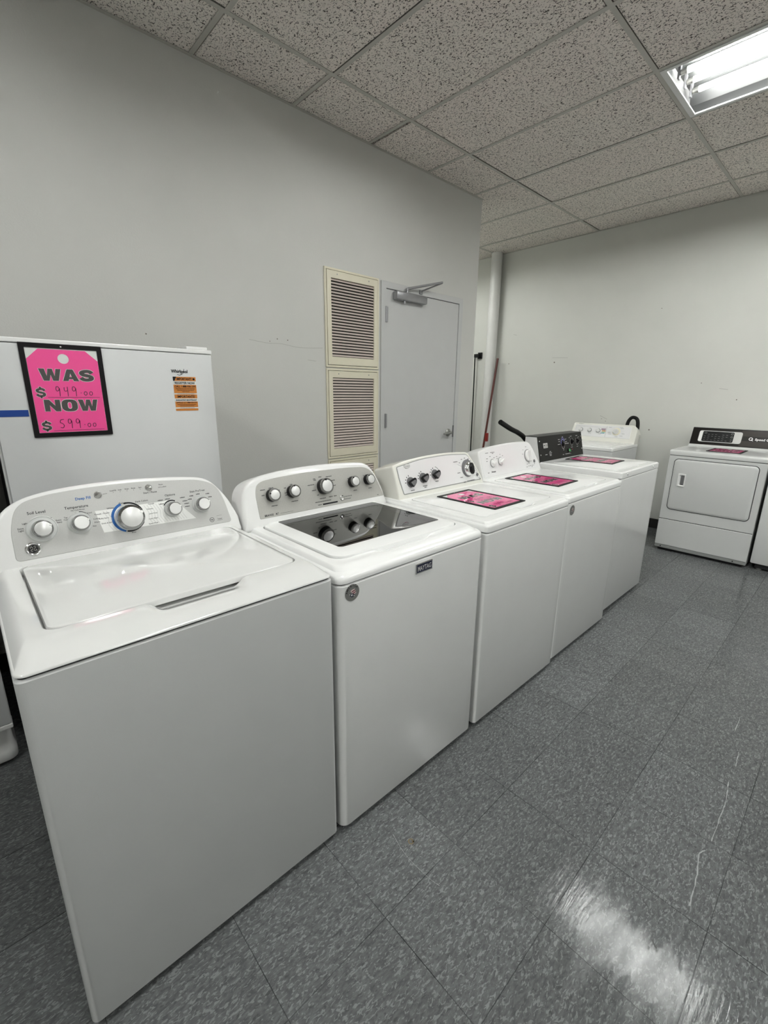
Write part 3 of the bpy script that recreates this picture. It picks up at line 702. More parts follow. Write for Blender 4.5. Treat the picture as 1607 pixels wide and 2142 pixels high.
def washer_ge():
    t = thing('washing_machine', 'nearest top-load washer in the row, closed white lid and grey panel with five chrome knobs', 'washing machine', (-0.004, .920, 0), 0, 'top-load washers in the front row')
    w, d = .682, .655
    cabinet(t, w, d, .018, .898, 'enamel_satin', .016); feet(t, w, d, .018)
    MB().loft([rrect(.006, .006, w-.006, d-.006, .012, z=.896), rrect(.006, .006, w-.006, d-.006, .012, z=.906)]).obj('seam', 'seam_dark', t)
    OP = (.060, .098, .638, .548, .030)
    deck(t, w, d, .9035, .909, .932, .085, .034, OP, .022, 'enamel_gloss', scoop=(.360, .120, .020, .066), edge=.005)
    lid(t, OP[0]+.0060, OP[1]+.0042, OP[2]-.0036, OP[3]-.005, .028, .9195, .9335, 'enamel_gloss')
    fr = tilted(.548, .938, 15)
    out = fillet([(-.002, -.03, 0), (.0, .035, .02), (.022, .105, .05), (.065, .165, .05), (.16, .190, .08), (.34, .1975, .1), (.52, .184, .06), (.60, .170, .035), (.650, .105, .05), (.676, .045, .03), (.684, .02, 0), (.684, -.03, 0)])
    console(t, fr, out, .100, 'plastic_white', .012)
    pan = fillet([(.058, .008, .014), (.654, .008, .012), (.640, .095, .03), (.618, .146, .03), (.565, .168, .03), (.40, .182, .06), (.25, .184, .06), (.13, .174, .05), (.078, .155, .035), (.060, .09, .02)])
    pn = plate(fr, pan, -.001, .0012, 'panel_silver', t, 'control_panel')
    N = .0014
    wt = Print(fr, .0013); wt.poly([(.256, .112), (.268, .046), (.535, .041), (.478, .112)]); wt.done('cycle_window', 'halo_white', pn)
    hl = Print(fr, .0015)
    for k in range(26):
        u = .282+k*.0085
        if abs(u-.343) < .045: continue
        hl.stroke([(u-.006, .108), (u+.004, .085), (u+.002, .065), (u+.012, .046)], .0009)
    hl.done('cycle_lines', 'panel_silver', pn)
    KN = [(.127, .085, .0240, .031, .036), (.215, .085, .0225, .031, .031), (.340, .078, .0375, .040, 0), (.467, .083, .0225, .034, .026), (.560, .084, .0225, .032, .030)]
    for u, v, r, h, s in KN: ge_knob(t, fr, u, v, r, h, s)
    bt = lathe(fr, .272, .158, [(.0105, 0), (.0105, .003), (.0095, .004), (.008, .0025), (.0, .004)], 'chrome', t, 'push_button', 20)
    lathe(fr, .410, .160, [(.0105, 0), (.0105, .003), (.0095, .004), (.008, .0025), (.0, .004)], 'chrome', t, 'push_button', 20)
    bl = Print(fr, N); bl.text('Deep Fill', .234, .150, .0075, bold=.02)
    bl.arc(.340, .081, .0395, .047, 110, 250); bl.done('lettering', 'blue_ink', pn)
    dk = Print(fr, N)
    dk.text('Soil Level', .122, .128, .0075, bold=.012); dk.text('Temperature', .214, .128, .0075, bold=.012); dk.text('No Cold Rinses', .216, .121, .0036)
    dk.text('Start / Pause', .412, .143, .0055, bold=.01); dk.text('Options', .468, .126, .0068, bold=.01); dk.text('Stain PreTreat', .556, .127, .0060, bold=.01)
    for s_, u, v in [('Pause', .447, .164), ('Lid Locked', .450, .156)]: dk.text(s_, u, v, .0038, align='L' if False else 'C')
    for i, s_ in enumerate(['Soak/Fill', 'Soak', 'Wash', 'Rinse', 'Spin']): dk.text(s_, .312+i*.0185, .163, .0036); dk.disc(.312+i*.0185, .159, .0009, 8)
    for s_, u, v in [('Extra', .082, .092), ('Light', .082, .086), ('Light', .093, .104), ('Normal', .119, .110), ('Heavy', .146, .110), ('Extra', .167, .100), ('Heavy', .167, .094)]: dk.text(s_, u, v, .0042)
    for s_, u, v in [('Tap', .184, .104), ('Cold', .184, .098), ('Cold', .212, .112), ('Cool', .242, .108), ('Colors', .256, .088), ('Warm', .256, .078), ('Hot', .248, .068)]: dk.text(s_, u, v, .0040)
    for s_, u, v, h in [('Whites', .296, .112, .0045), ('Colors', .330, .122, .0050), ('Dark Colors', .383, .120, .0050), ('Casuals', .408, .108, .0042), ('Towels / Sheets', .272, .100, .0042), ('Bulky Items', .275, .086, .0038), ('Drain & Spin', .280, .071, .0038),
                        ('Delicates', .402, .093, .0036), ('Speed Wash', .404, .047, .0038), ('Active Wear', .406, .062, .0036), ('Quick Rinse', .408, .078, .0036), ('Rinse', .345, .030, .0038)]: dk.text(s_, u, v, h)
    for u, v in [(.437, .116), (.438, .104), (.505, .115), (.511, .103), (.515, .094), (.515, .084), (.459, .117)]: dk.tick(u, v, .016, .0035)
    for u, v in [(.527, .106), (.534, .116), (.556, .119), (.588, .116), (.594, .104)]: dk.tick(u, v, .013, .0035)
    dk.arc(.127, .088, .0260, .0300, 150, 95); dk.arc(.127, .088, .0260, .0300, 85, 25)
    dk.arc(.215, .088, .0240, .0280, 150, 95); dk.arc(.215, .088, .0240, .0300, 85, -45)
    dk.arc(.340, .081, .0395, .044, 100, 20); dk.arc(.340, .081, .0395, .046, 255, 330)
    dk.arc(.467, .085, .024, .028, 150, 60); dk.arc(.560, .086, .024, .028, 150, 60)
    dk.arc(.586, .026, .0065, .0078, 0, 360); dk.text('he', .586, .0235, .006, bold=.02); dk.rect(.603, .020, .622, .0207); dk.rect(.603, .036, .622, .0365); dk.text('Tested', .6125, .023, .004)
    dk.stroke([(.284, .158), (.296, .1585)], .0008)
    dk.done('lettering', 'dark_ink', pn)
    bd = lathe(fr, .099, .036, [(.0175, 0), (.0175, .003), (.0150, .0045), (.0135, .0035), (.0, .0035)], 'chrome', t, 'emblem')
    e = Print(fr, .0038); e.disc(.099, .036, .0118, 24); e.done('emblem_field', 'black_plastic', bd)
    e = Print(fr, .0040); e.arc(.099, .036, .0102, .0108, 0, 360)
    sp = lambda a: smooth_path([(.099+.0015*math.cos(a), .036+.0015*math.sin(a), 0), (.099+.0065*math.cos(a-.35), .036+.0065*math.sin(a-.35), 0), (.099+.0078*math.cos(a+.25), .036+.0078*math.sin(a+.25), 0), (.099+.0050*math.cos(a+.5), .036+.0050*math.sin(a+.5), 0)], 4)
    for a in (.8, 2.37, 3.94, 5.51): e.stroke([(q.x, q.y) for q in sp(a)], .0017)
    e.done('emblem_mark', 'chrome', bd)
    return t

def round_knob(t, fr, u, v, r, h, ptr):
    k = lathe(fr, u, v, [(r*1.0, .0008), (r*.98, h*.75), (r*.94, h*.8)], 'black_plastic', t, 'knob')
    lathe(fr, u, v, [(r*.97, h*.72), (r*1.0, h*.85), (r*.95, h), (r*.78, h), (r*.76, h*.97)], 'chrome_dark_reflection', k, 'knob_ring')
    lathe(fr, u, v, [(r*.76, h*.92), (r*.74, h+.001), (r*.60, h+.0016), (.0005, h+.0018)], 'knob_cap', k, 'knob_cap')
    a = math.radians(ptr); lathe(fr, u+r*.80*math.cos(a), v+r*.80*math.sin(a), [(r*.13, h*.9), (r*.13, h+.0015)], 'black_plastic', k, 'pointer', 10)
    return k
def washer_maytag():
    t = thing('washing_machine', 'second washer from the front, with a dark see-through glass window in its lid', 'washing machine', (.690, .912, 0), 0, 'top-load washers in the front row')
    w, d = .686, .660
    cabinet(t, w, d, .020, .868, 'enamel', .028); feet(t, w, d, .020)
    MB().loft([rrect(.005, .005, w-.005, d-.005, .024, z=.866), rrect(.005, .005, w-.005, d-.005, .024, z=.876)]).obj('seam', 'gap_gray', t)
    OP = (.055, .080, .640, .548, .045)
    deck(t, w, d, .8725, .898, .910, .050, .030, OP, .016, 'enamel', scoop=(.335, .135, .016, .026), r=.030, tub=True, edge=.018)
    lid(t, OP[0]+.004, OP[1]+.004, OP[2]-.004, OP[3]-.003, .042, .900, .918, 'enamel', bow=.010, window=(.122, .150, .604, .535, .016))
    # drum seen through the glass
    zb = .878; C = Frame((w*.5, .3075, 0), (1, 0, 0), (0, 1, 0), (0, 0, 1))
    rg = lathe_rings(C, 0, 0, [(.225, zb), (.215, zb-.012), (.200, zb-.012), (.195, zb-.035), (.21, zb-.05), (.222, zb-.06)], 48)
    tb = MB().loft(rg, False, False).obj('tub_ring', 'tub_plastic', t, True, 30)
    rg = lathe_rings(C, 0, 0, [(.222, zb-.058), (.222, .42), (.20, .40), (.06, .42), (.04, .60), (.0, .61)], 48)
    MB().loft(rg, False, False).obj('wash_basket', 'tub_steel', t, True, 30)
    fr = tilted(.540, .926, 15)
    out = fillet([(-.002, -.03, 0), (-.002, .04, .02), (.012, .125, .06), (.050, .160, .05), (.15, .178, .08), (.33, .186, .1), (.52, .178, .06), (.612, .168, .045), (.655, .105, .05), (.680, .035, .03), (.684, .01, 0), (.684, -.03, 0)])
    console(t, fr, out, .105, 'plastic_white', .014)
    pan = fillet([(.060, .010, .006), (.676, .010, .006), (.652, .080, .03), (.630, .125, .03), (.592, .150, .03), (.50, .157, .05), (.30, .160, .06), (.14, .154, .05), (.072, .145, .035), (.058, .105, .02)])
    pn = plate(fr, pan, -.001, .0012, 'panel_satin', t, 'control_panel')
    for u, v, r, h, p in [(.123, .091, .0245, .028, 160), (.211, .093, .0245, .028, 95), (.358, .093, .0320, .030, 97), (.508, .093, .0235, .028, 120), (.595, .092, .0235, .028, 120)]: round_knob(t, fr, u, v, r, h, p)
    b = lathe(fr, .440, .033, [(.0115, 0), (.0115, .003), (.010, .004), (.003, .002), (.0, .002)], 'chrome', t, 'push_button', 20)
    dk = Print(fr, .0014)
    dk.text('BRAVOS', .098, .016, .0075, bold=.03, width=.036); dk.text('MCT', .132, .0165, .0070, shear=.2, width=.013); dk.rect(.145, .0185, .200, .0193)
    for u, v, w_ in [(.090, .115, .020), (.088, .095, .012), (.125, .118, .020), (.155, .105, .010), (.158, .096, .010), (.127, .051, .026), (.183, .110, .010), (.212, .120, .012), (.184, .091, .012), (.185, .083, .012), (.243, .094, .006), (.215, .055, .030),
                     (.320, .128, .012), (.322, .123, .012), (.349, .133, .016), (.392, .130, .030), (.300, .106, .032), (.310, .083, .020), (.408, .112, .024), (.410, .090, .020), (.325, .062, .010), (.345, .046, .030), (.385, .047, .020), (.408, .047, .016),
                     (.488, .110, .005), (.505, .113, .005), (.517, .055, .020), (.576, .112, .005), (.597, .112, .008), (.602, .054, .020), (.326, .022, .018), (.345, .034, .08)]: dk.tick(u, v, w_, .0038)
    dk.text('START/PAUSE', .453, .034, .0048, align='L'); dk.tick(.470, .026, .035, .003); dk.rect(.340, .0185, .415, .0245); dk.text('he', .660, .014, .005) if False else dk.tick(.640, .018, .008, .004)
    dk.done('lettering', 'dark_ink', pn)
    # raised name plate and sticker on the front
    ff = Frame((0, 0, 0))
    pl = plate(ff, fillet([(.308, .822, .002), (.388, .822, .002), (.388, .857, .002), (.308, .857, .002)], 3), -.001, .004, 'chrome', t, 'name_plate', .001)
    q = Print(ff, .0043); q.rect(.312, .826, .384, .853); q.done('plate_field', 'navy', pl)
    q = Print(ff, .0047); q.text('MAYTAG', .348, .831, .0165, width=.064, bold=.012); q.done('lettering', 'knob_cap', pl)
    america_sticker(t, .047, .841, .0255)
    return t

def washer_whirlpool():
    t = thing('washing_machine', 'third washer from the front, ivory-sided control panel with three dark knobs and one big dial', 'washing machine', (1.396, .912, 0), 0, 'top-load washers in the front row')
    w, d = .678, .645
    cabinet(t, w, d, .020, .872, 'enamel', .014); feet(t, w, d, .020)
    MB().loft([rrect(.005, .005, w-.005, d-.005, .012, z=.870), rrect(.005, .005, w-.005, d-.005, .012, z=.880)]).obj('seam', 'gap_gray', t)
    OP = (.060, .062, .622, .470, .030)
    deck(t, w, d, .8765, .905, .914, .022, .018, OP, .016, 'enamel', scoop=(.375, .070, .014, .02), r=.016, edge=.010)
    lid(t, OP[0]+.0022, OP[1]+.0022, OP[2]-.0022, OP[3]-.002, .028, .904, .9175, 'enamel')
    fr = tilted(.492, .922, 15)
    out = fillet([(.020, -.03, 0), (.016, .06, .02), (.006, .150, .012), (.10, .168, .05), (.28, .180, .1), (.46, .178, .06), (.572, .168, .02), (.610, .120, .04), (.665, .03, .02), (.672, .0, 0), (.672, -.03, 0)])
    console(t, fr, out, .135, 'enamel_ivory', .007)
    tr = fillet([(.052, .010, .008), (.655, .010, .008), (.640, .045, .03), (.600, .110, .03), (.562, .158, .02), (.40, .170, .06), (.20, .166, .06), (.030, .143, .010), (.036, .08, .02)])
    plate(fr, tr, -.001, .0014, 'trim_gray', t, 'panel_trim')
    pan = inset(tr, .0042)
    pn = plate(fr, pan, .000, .0030, 'plate_white', t, 'control_panel')
    def drop(u, v, r, h):
        k = lathe(fr, u, v, [(r*.9, .003), (r*.86, .008), (r*.6, .009)], 'grey_plastic', t, 'knob', 20)
        sh = fillet([(u-r*1.0, v+r*.15, r*.3), (u-r*.1, v-r*1.05, r*.5), (u+r*.95, v-r*.2, r*.5), (u+r*.85, v+r*.75, r*.4), (u+r*.1, v+r*.55, r*.5)], 5)
        MB().loft([[fr.to(a, b, .008) for a, b in inset(sh, r*.10)], [fr.to(a, b, h*.8) for a, b in sh], [fr.to(a, b, h) for a, b in inset(sh, r*.12)], [fr.to(a, b, h-.002) for a, b in inset(sh, r*.2)]]).obj('knob_grip', 'black_plastic', k, True, 35)
        s2 = [(u+(a-u)*.70+r*.02, v+(b-v)*.62-r*.12) for a, b in sh]
        MB().loft([[fr.to(a, b, h-.003) for a, b in s2], [fr.to(a, b, h+.0008) for a, b in s2]]).obj('knob_face', 'grey_plastic', k)
        return k
    for u, v in [(.105, .063), (.193, .073), (.281, .080)]: drop(u, v, .0275, .025)
    dl = lathe(fr, .545, .083, [(.046, .003), (.046, .006), (.041, .009), (.036, .010)], 'grey_plastic', t, 'dial', 36)
    lathe(fr, .548, .079, [(.0375, .009), (.0375, .016), (.034, .022), (.028, .026), (.024, .027)], 'chrome', dl, 'dial_ring', 36)
    g = [(.550+.0115*math.cos(2*PI*k/24), .078+.0300*math.sin(2*PI*k/24)) for k in range(24)]
    MB().loft([[fr.to(.550+(a-.550)*1.7, b, .026) for a, b in g], [fr.to(a, b, .036) for a, b in g], [fr.to(a, b, .039) for a, b in inset(g, .002)]]).obj('dial_grip', 'black_plastic', dl, True, 35)
    bd = plate(fr, [(.098+.021*math.cos(2*PI*k/28), .140+.0115*math.sin(2*PI*k/28)) for k in range(28)], .003, .0050, 'chrome', t, 'emblem', .001)
    q = Print(fr, .0052); q.disc(.098, .140, .0185, 24, .0090); q.done('emblem_field', 'knob_cap', bd)
    q = Print(fr, .0054); q.text('Whirlpool', .098, .1375, .0058, width=.030, bold=.01); q.done('lettering', 'grey_plastic', bd)
    dk = Print(fr, .0033)
    for u, v, w_ in [(.112, .024, .026), (.200, .034, .032), (.202, .027, .018), (.290, .045, .024), (.455, .125, .034), (.487, .117, .010), (.508, .133, .012), (.535, .137, .012), (.563, .130, .014), (.577, .119, .014), (.470, .066, .024), (.487, .040, .022), (.598, .090, .008), (.605, .062, .014), (.507, .013, .018), (.618, .052, .010)]: dk.tick(u, v, w_, .0042)
    for k in range(6): dk.disc(.535+k*.012, .0155, .0036, 8, .0026)
    for u, v in [(.105, .063), (.193, .073), (.281, .080)]:
        for a in (100, 125, 150, 175): dk.arc(u, v, .029, .035, a, a+8, 3)
    dk.arc(.281, .080, .037, .039, 20, 75)
    dk.done('lettering', 'dark_ink', pn)
    lathe(fr, .6225, .040, [(.0085, .0028), (.0085, .0055), (.006, .006)], 'grey_plastic', t, 'push_button', 16)
    return t

def washer_amana():
    t = thing('washing_machine', 'fourth washer from the front, round-cornered white panel with two white knobs and tall white dial', 'washing machine', (2.096, .926, 0), 0, 'top-load washers in the front row')
    w, d = .682, .645
    cabinet(t, w, d, .020, .873, 'enamel', .014); feet(t, w, d, .020)
    MB().loft([rrect(.005, .005, w-.005, d-.005, .012, z=.871), rrect(.005, .005, w-.005, d-.005, .012, z=.881)]).obj('seam', 'gap_gray', t)
    OP = (.050, .058, .600, .470, .030)
    deck(t, w, d, .8775, .905, .914, .022, .018, OP, .016, 'enamel', scoop=(.370, .070, .014, .02), r=.016, edge=.010)
    lid(t, OP[0]+.0022, OP[1]+.0022, OP[2]-.0022, OP[3]-.002, .028, .904, .9175, 'enamel')
    fr = tilted(.508, .922, 15)
    out = fillet([(.015, -.03, 0), (.010, .04, .02), (.004, .155, .022), (.10, .174, .06), (.28, .185, .1), (.46, .184, .06), (.560, .176, .03), (.600, .130, .04), (.655, .03, .02), (.664, .0, 0), (.664, -.03, 0)])
    console(t, fr, out, .120, 'plastic_white', .008)
    pan = fillet([(.028, .002, .006), (.652, .002, .006), (.595, .125, .03), (.553, .168, .03), (.40, .178, .06), (.20, .174, .06), (.020, .150, .022), (.022, .06, .02)])
    pn = plate(fr, pan, -.001, .0012, 'plate_white', t, 'control_panel')
    def wk(u, v, r, h, a):
        k = lathe(fr, u, v, [(r*1.15, .001), (r*1.15, .0035), (r*.95, .004)], 'trim_gray', t, 'knob', 24)
        lathe(fr, u, v, [(r, .003), (r*.95, .010), (r*.85, .012), (.0, .0125)], 'plastic_white', k, 'knob_cap', 24)
        c, s = math.cos(a), math.sin(a)
        g = fillet([(-r*.95, -r*.24, r*.15), (r*.95, -r*.24, r*.15), (r*.95, r*.24, r*.15), (-r*.95, r*.24, r*.15)], 3)
        MB().loft([[fr.to(u+x*c-y*s, v+x*s+y*c, .011) for x, y in g], [fr.to(u+x*c-y*s, v+x*s+y*c, h) for x, y in inset(g, r*.06)]]).obj('knob_grip', 'plastic_white', k)
    wk(.128, .078, .0215, .024, .1); wk(.210, .082, .0215, .024, .45)
    dl = lathe(fr, .520, .088, [(.040, .001), (.040, .004), (.035, .005)], 'trim_gray', t, 'dial', 32)
    lathe(fr, .520, .088, [(.036, .004), (.035, .012), (.031, .015), (.0, .0155)], 'plastic_white', dl, 'dial_cap', 32)
    g = fillet([(-.0085, -.034, .004), (.0085, -.034, .004), (.0085, .034, .004), (-.0085, .034, .004)], 3)
    MB().loft([[fr.to(.522+x, .087+y, .014) for x, y in g], [fr.to(.522+x, .087+y, .031) for x, y in inset(g, .0012)]]).obj('dial_grip', 'plastic_white', dl)
    dk = Print(fr, .0014); dk.text('Amana', .125, .024, .011, bold=.03, width=.044, shear=.1); dk.tick(.076, .027, .014, .005)
    for u, v, w_ in [(.085, .140, .030), (.140, .140, .044), (.142, .134, .016), (.080, .108, .016), (.112, .118, .014), (.076, .093, .014), (.150, .108, .014), (.178, .112, .012), (.180, .100, .014), (.215, .122, .008), (.240, .112, .010), (.512, .145, .014), (.475, .128, .008), (.465, .102, .010), (.560, .100, .006), (.500, .036, .010), (.525, .040, .012), (.552, .050, .010), (.565, .070, .014), (.570, .062, .010), (.495, .018, .016), (.556, .014, .014), (.590, .030, .012)]: dk.tick(u, v, w_, .0040)
    for k in range(6): dk.disc(.517+k*.012, .022, .0030, 8, .0024)
    dk.done('lettering', 'dark_ink', pn)
    lathe(fr, .590, .047, [(.0105, .001), (.0105, .0035), (.008, .004)], 'grey_plastic', t, 'push_button', 16)
    america_sticker(t, .045, .836, .0255)
    return t

def washer_commercial():
    t = thing('washing_machine', 'fifth washer in the row, boxy with a flat black control panel', 'washing machine', (2.857, .962, 0), 0, 'top-load washers in the front row')
    w, d = .676, .655
    cabinet(t, w, d, .024, .893, 'enamel', .008); feet(t, w, d, .024)
    MB().loft([rrect(.004, .004, w-.004, d-.004, .006, z=.891), rrect(.004, .004, w-.004, d-.004, .006, z=.901)]).obj('seam', 'gap_gray', t)
    OP = (.045, .045, .610, .470, .020)
    deck(t, w, d, .8975, .932, .936, .010, .010, OP, .010, 'enamel', scoop=(.36, .035, .005, .015), r=.008, edge=.004)
    lid(t, OP[0]+.002, OP[1]+.002, OP[2]-.002, OP[3]-.002, .018, .928, .9395, 'enamel')
    ff = Frame((0, 0, 0))
    for u in (.095, .560): lathe(ff, u, .917, [(.007, 0), (.006, .003), (.0, .004)], 'chrome', t, 'screw_head', 12)
    # wedge shaped console: white ends, dark front and top
    y0, z0 = .535, .937; a = math.radians(13); hh = .168
    yf, zt = y0+hh*math.sin(a), z0+hh*math.cos(a)
    side = [(y0, z0-.012), (yf, zt), (yf+.085, zt+.002), (y0+.125, z0-.012)]
    MB().loft([[(0.004, y, z) for y, z in side], [(w-.004, y, z) for y, z in side]]).obj('console', 'enamel', t)
    fr = tilted(y0, z0, 13)
    pn = plate(fr, [(.004, -.008), (w-.002, -.008), (w-.002, hh+.003), (.004, hh+.003)], -.001, .003, 'console_black', t, 'control_panel', .001)
    MB().bbox(.002, yf-.002, zt+.001, w-.002, yf+.088, zt+.006, .001).obj('console_cap', 'console_top', t)
    bd = plate(fr, fillet([(.070, .088, .003), (.130, .088, .003), (.130, .122, .003), (.070, .122, .003)], 3), .002, .0045, 'panel_silver', t, 'name_plate', .001)
    q = Print(fr, .0048); q.text('MAYTAG', .100, .102, .011, width=.050, bold=.02); q.tick(.100, .095, .045, .004); q.done('lettering', 'dark_ink', bd)
    wi = Print(fr, .0033)
    wi.arc(.360, .100, .034, .0365, 180, 360, k=.72); wi.text('OFF', .362, .052, .006)
    for c in (.500, .590): wi.arc(c, .108, .028, .030, 130, 420, k=.75)
    for u, v, w_ in [(.308, .120, .03), (.300, .100, .04), (.305, .135, .03), (.405, .132, .03), (.410, .112, .03), (.100, .042, .030), (.160, .050, .040), (.160, .040, .03), (.160, .032, .025), (.160, .060, .02), (.350, .022, .02), (.420, .024, .08), (.495, .066, .030), (.590, .066, .025), (.360, .150, .02), (.495, .148, .03), (.590, .148, .03), (.470, .138, .02), (.620, .135, .02)]: wi.tick(u, v, w_, .0035)
    for k in range(7): wi.disc(.39+k*.014, .020, .0015, 6)
    wi.done('lettering', 'white_ink', pn)
    vi = Print(fr, .0034); vi.arc(.360, .100, .032, .0365, 20, 180, k=.72)
    for a_ in range(30, 180, 22): vi.arc(.360, .100, .040, .050, a_, a_+5, 3, k=.72)
    vi.done('dial_marks', 'violet_ink', pn)
    k1 = lathe(fr, .360, .100, [(.019, .003), (.018, .012), (.012, .014), (.0, .014)], 'black_plastic', t, 'dial', 20)
    MB().add([fr.to(x, y, n) for n in (.012, .030) for x, y in [(.328, .094), (.398, .094), (.398, .104), (.328, .104)]], [(0,1,2,3),(4,5,6,7),(0,1,5,4),(1,2,6,5),(2,3,7,6),(3,0,4,7)]).obj('dial_grip', 'black_plastic', k1)
    q = Print(fr, .0303); q.rect(.330, .0985, .394, .1005); q.done('pointer', 'white_ink', k1)
    for c in (.500, .590):
        k = lathe(fr, c, .108, [(.017, .003), (.016, .016), (.012, .018), (.0, .018)], 'black_plastic', t, 'knob', 18)
        MB().add([fr.to(x, y, n) for n in (.014, .032) for x, y in [(c-.022, .103), (c+.022, .103), (c+.022, .113), (c-.022, .113)]], [(0,1,2,3),(4,5,6,7),(0,1,5,4),(1,2,6,5),(2,3,7,6),(3,0,4,7)]).obj('knob_grip', 'black_plastic', k)
    b = lathe(fr, .440, .047, [(.016, .003), (.016, .008), (.014, .010), (.0, .010)], 'black_plastic', t, 'push_button', 18)
    g = Print(fr, .0104); g.disc(.440, .047, .010, 12); g.done('button_face', 'green_ink', b)
    g = Print(fr, .0034); g.tick(.470, .047, .02, .006); g.tick(.470, .037, .016, .005); g.done('lettering', 'green_ink', pn)
    g = Print(fr, .0034); g.tick(.500, .050, .02, .008); g.done('lettering', 'red_ink', pn)
    for u, v in [(.025, .140), (.025, .045), (.66, .140), (.66, .045)]: lathe(fr, u, v, [(.0055, .002), (.004, .0045)], 'chrome', t, 'screw_head', 10)
    # black drain hose hooked up behind
    p = smooth_path([(.10, .665, .30), (.105, .675, .75), (.095, .690, 1.02), (.06, .70, 1.085), (-.02, .705, 1.125), (-.11, .71, 1.155), (-.235, .715, 1.205)], 6)
    MB().tube(p, .0165, 14).obj('drain_hose', 'rubber', t, True, 40)
    return t

def washer_back():
    # faces -x, backs on to the far wall
    t = thing('washing_machine', 'white washer against the far wall, panel with coloured stripes, half hidden behind the row', 'washing machine', (4.42, 2.292, 0), -PI/2)
    w, d = .688, .66
    cabinet(t, w, d, .020, .866, 'enamel_satin', .010); feet(t, w, d, .020)
    MB().loft([rrect(.005, .005, w-.005, d-.005, .010, z=.864), rrect(.005, .005, w-.005, d-.005, .010, z=.872)]).obj('seam', 'gap_gray', t)
    OP = (.05, .05, .638, .52, .03)
    deck(t, w, d, .870, .900, .906, .020, .016, OP, .010, 'enamel', scoop=(.34, .05, .006, .02), r=.012, edge=.008)
    lid(t, OP[0]+.002, OP[1]+.002, OP[2]-.002, OP[3]-.002, .028, .899, .9095, 'enamel')
    fr = tilted(.555, .918, 18)
    side = fillet([(.010, -.02, 0), (.010, .0, 0), (.028, .175, .020), (.660, .175, .030), (.686, .120, .02), (.686, -.02, 0)])
    console(t, fr, side, .13, 'enamel_ivory', .006)
    pn = plate(fr, fillet([(.040, .030, .006), (.630, .030, .006), (.630, .155, .006), (.055, .155, .006)], 3), -.001, .0015, 'plate_white', t, 'control_panel')
    dk = Print(fr, .0018); dk.text('Whirlpool', .105, .160, .009, width=.05); dk.rect(.385, .034, .387, .152); dk.rect(.075, .135, .385, .1362)
    for u, v in [(.120, .065), (.220, .065), (.325, .065), (.42, .14), (.53, .145), (.54, .135), (.43, .07), (.42, .085), (.56, .08), (.50, .045), (.545, .055)]: dk.tick(u, v, .03, .005)
    dk.done('lettering', 'trim_gray', pn)
    for (u, r) in [(.118, .023), (.212, .023), (.305, .023)]:
        k = lathe(fr, u, .098, [(r, .001), (r, .004), (r*.8, .006)], 'trim_gray', t, 'knob', 20)
        lathe(fr, u, .098, [(r*.8, .004), (r*.72, .018), (r*.5, .022), (.0, .022)], 'knob_cap', k, 'knob_cap', 20)
    dl = lathe(fr, .490, .098, [(.040, .001), (.040, .004), (.034, .006)], 'cream_metal', t, 'dial', 28)
    lathe(fr, .485, .098, [(.030, .004), (.028, .018), (.022, .026), (.0, .027)], 'knob_cap', dl, 'dial_cap', 24)
    for (a, b, v, m) in [(.335, .385, .120, 'purple_ink'), (.335, .382, .110, 'purple_ink'), (.345, .385, .102, 'amber_ink'), (.345, .385, .094, 'amber_ink'), (.345, .380, .084, 'green_ink'), (.335, .378, .073, 'teal_ink')]:
        p = Print(fr, .0019); p.rect(a-.002, v-.003, b-.004, v+.003); p.done('colour_stripe', m, pn)
    p = smooth_path([(.545, .675, .60), (.545, .690, .95), (.548, .695, 1.09), (.572, .697, 1.148), (.605, .697, 1.158), (.638, .695, 1.135), (.652, .690, 1.06), (.652, .685, .90), (.650, .675, .60)], 6)
    MB().tube(p, .0175, 12).obj('drain_hose', 'rubber', t, True, 40)
    return t

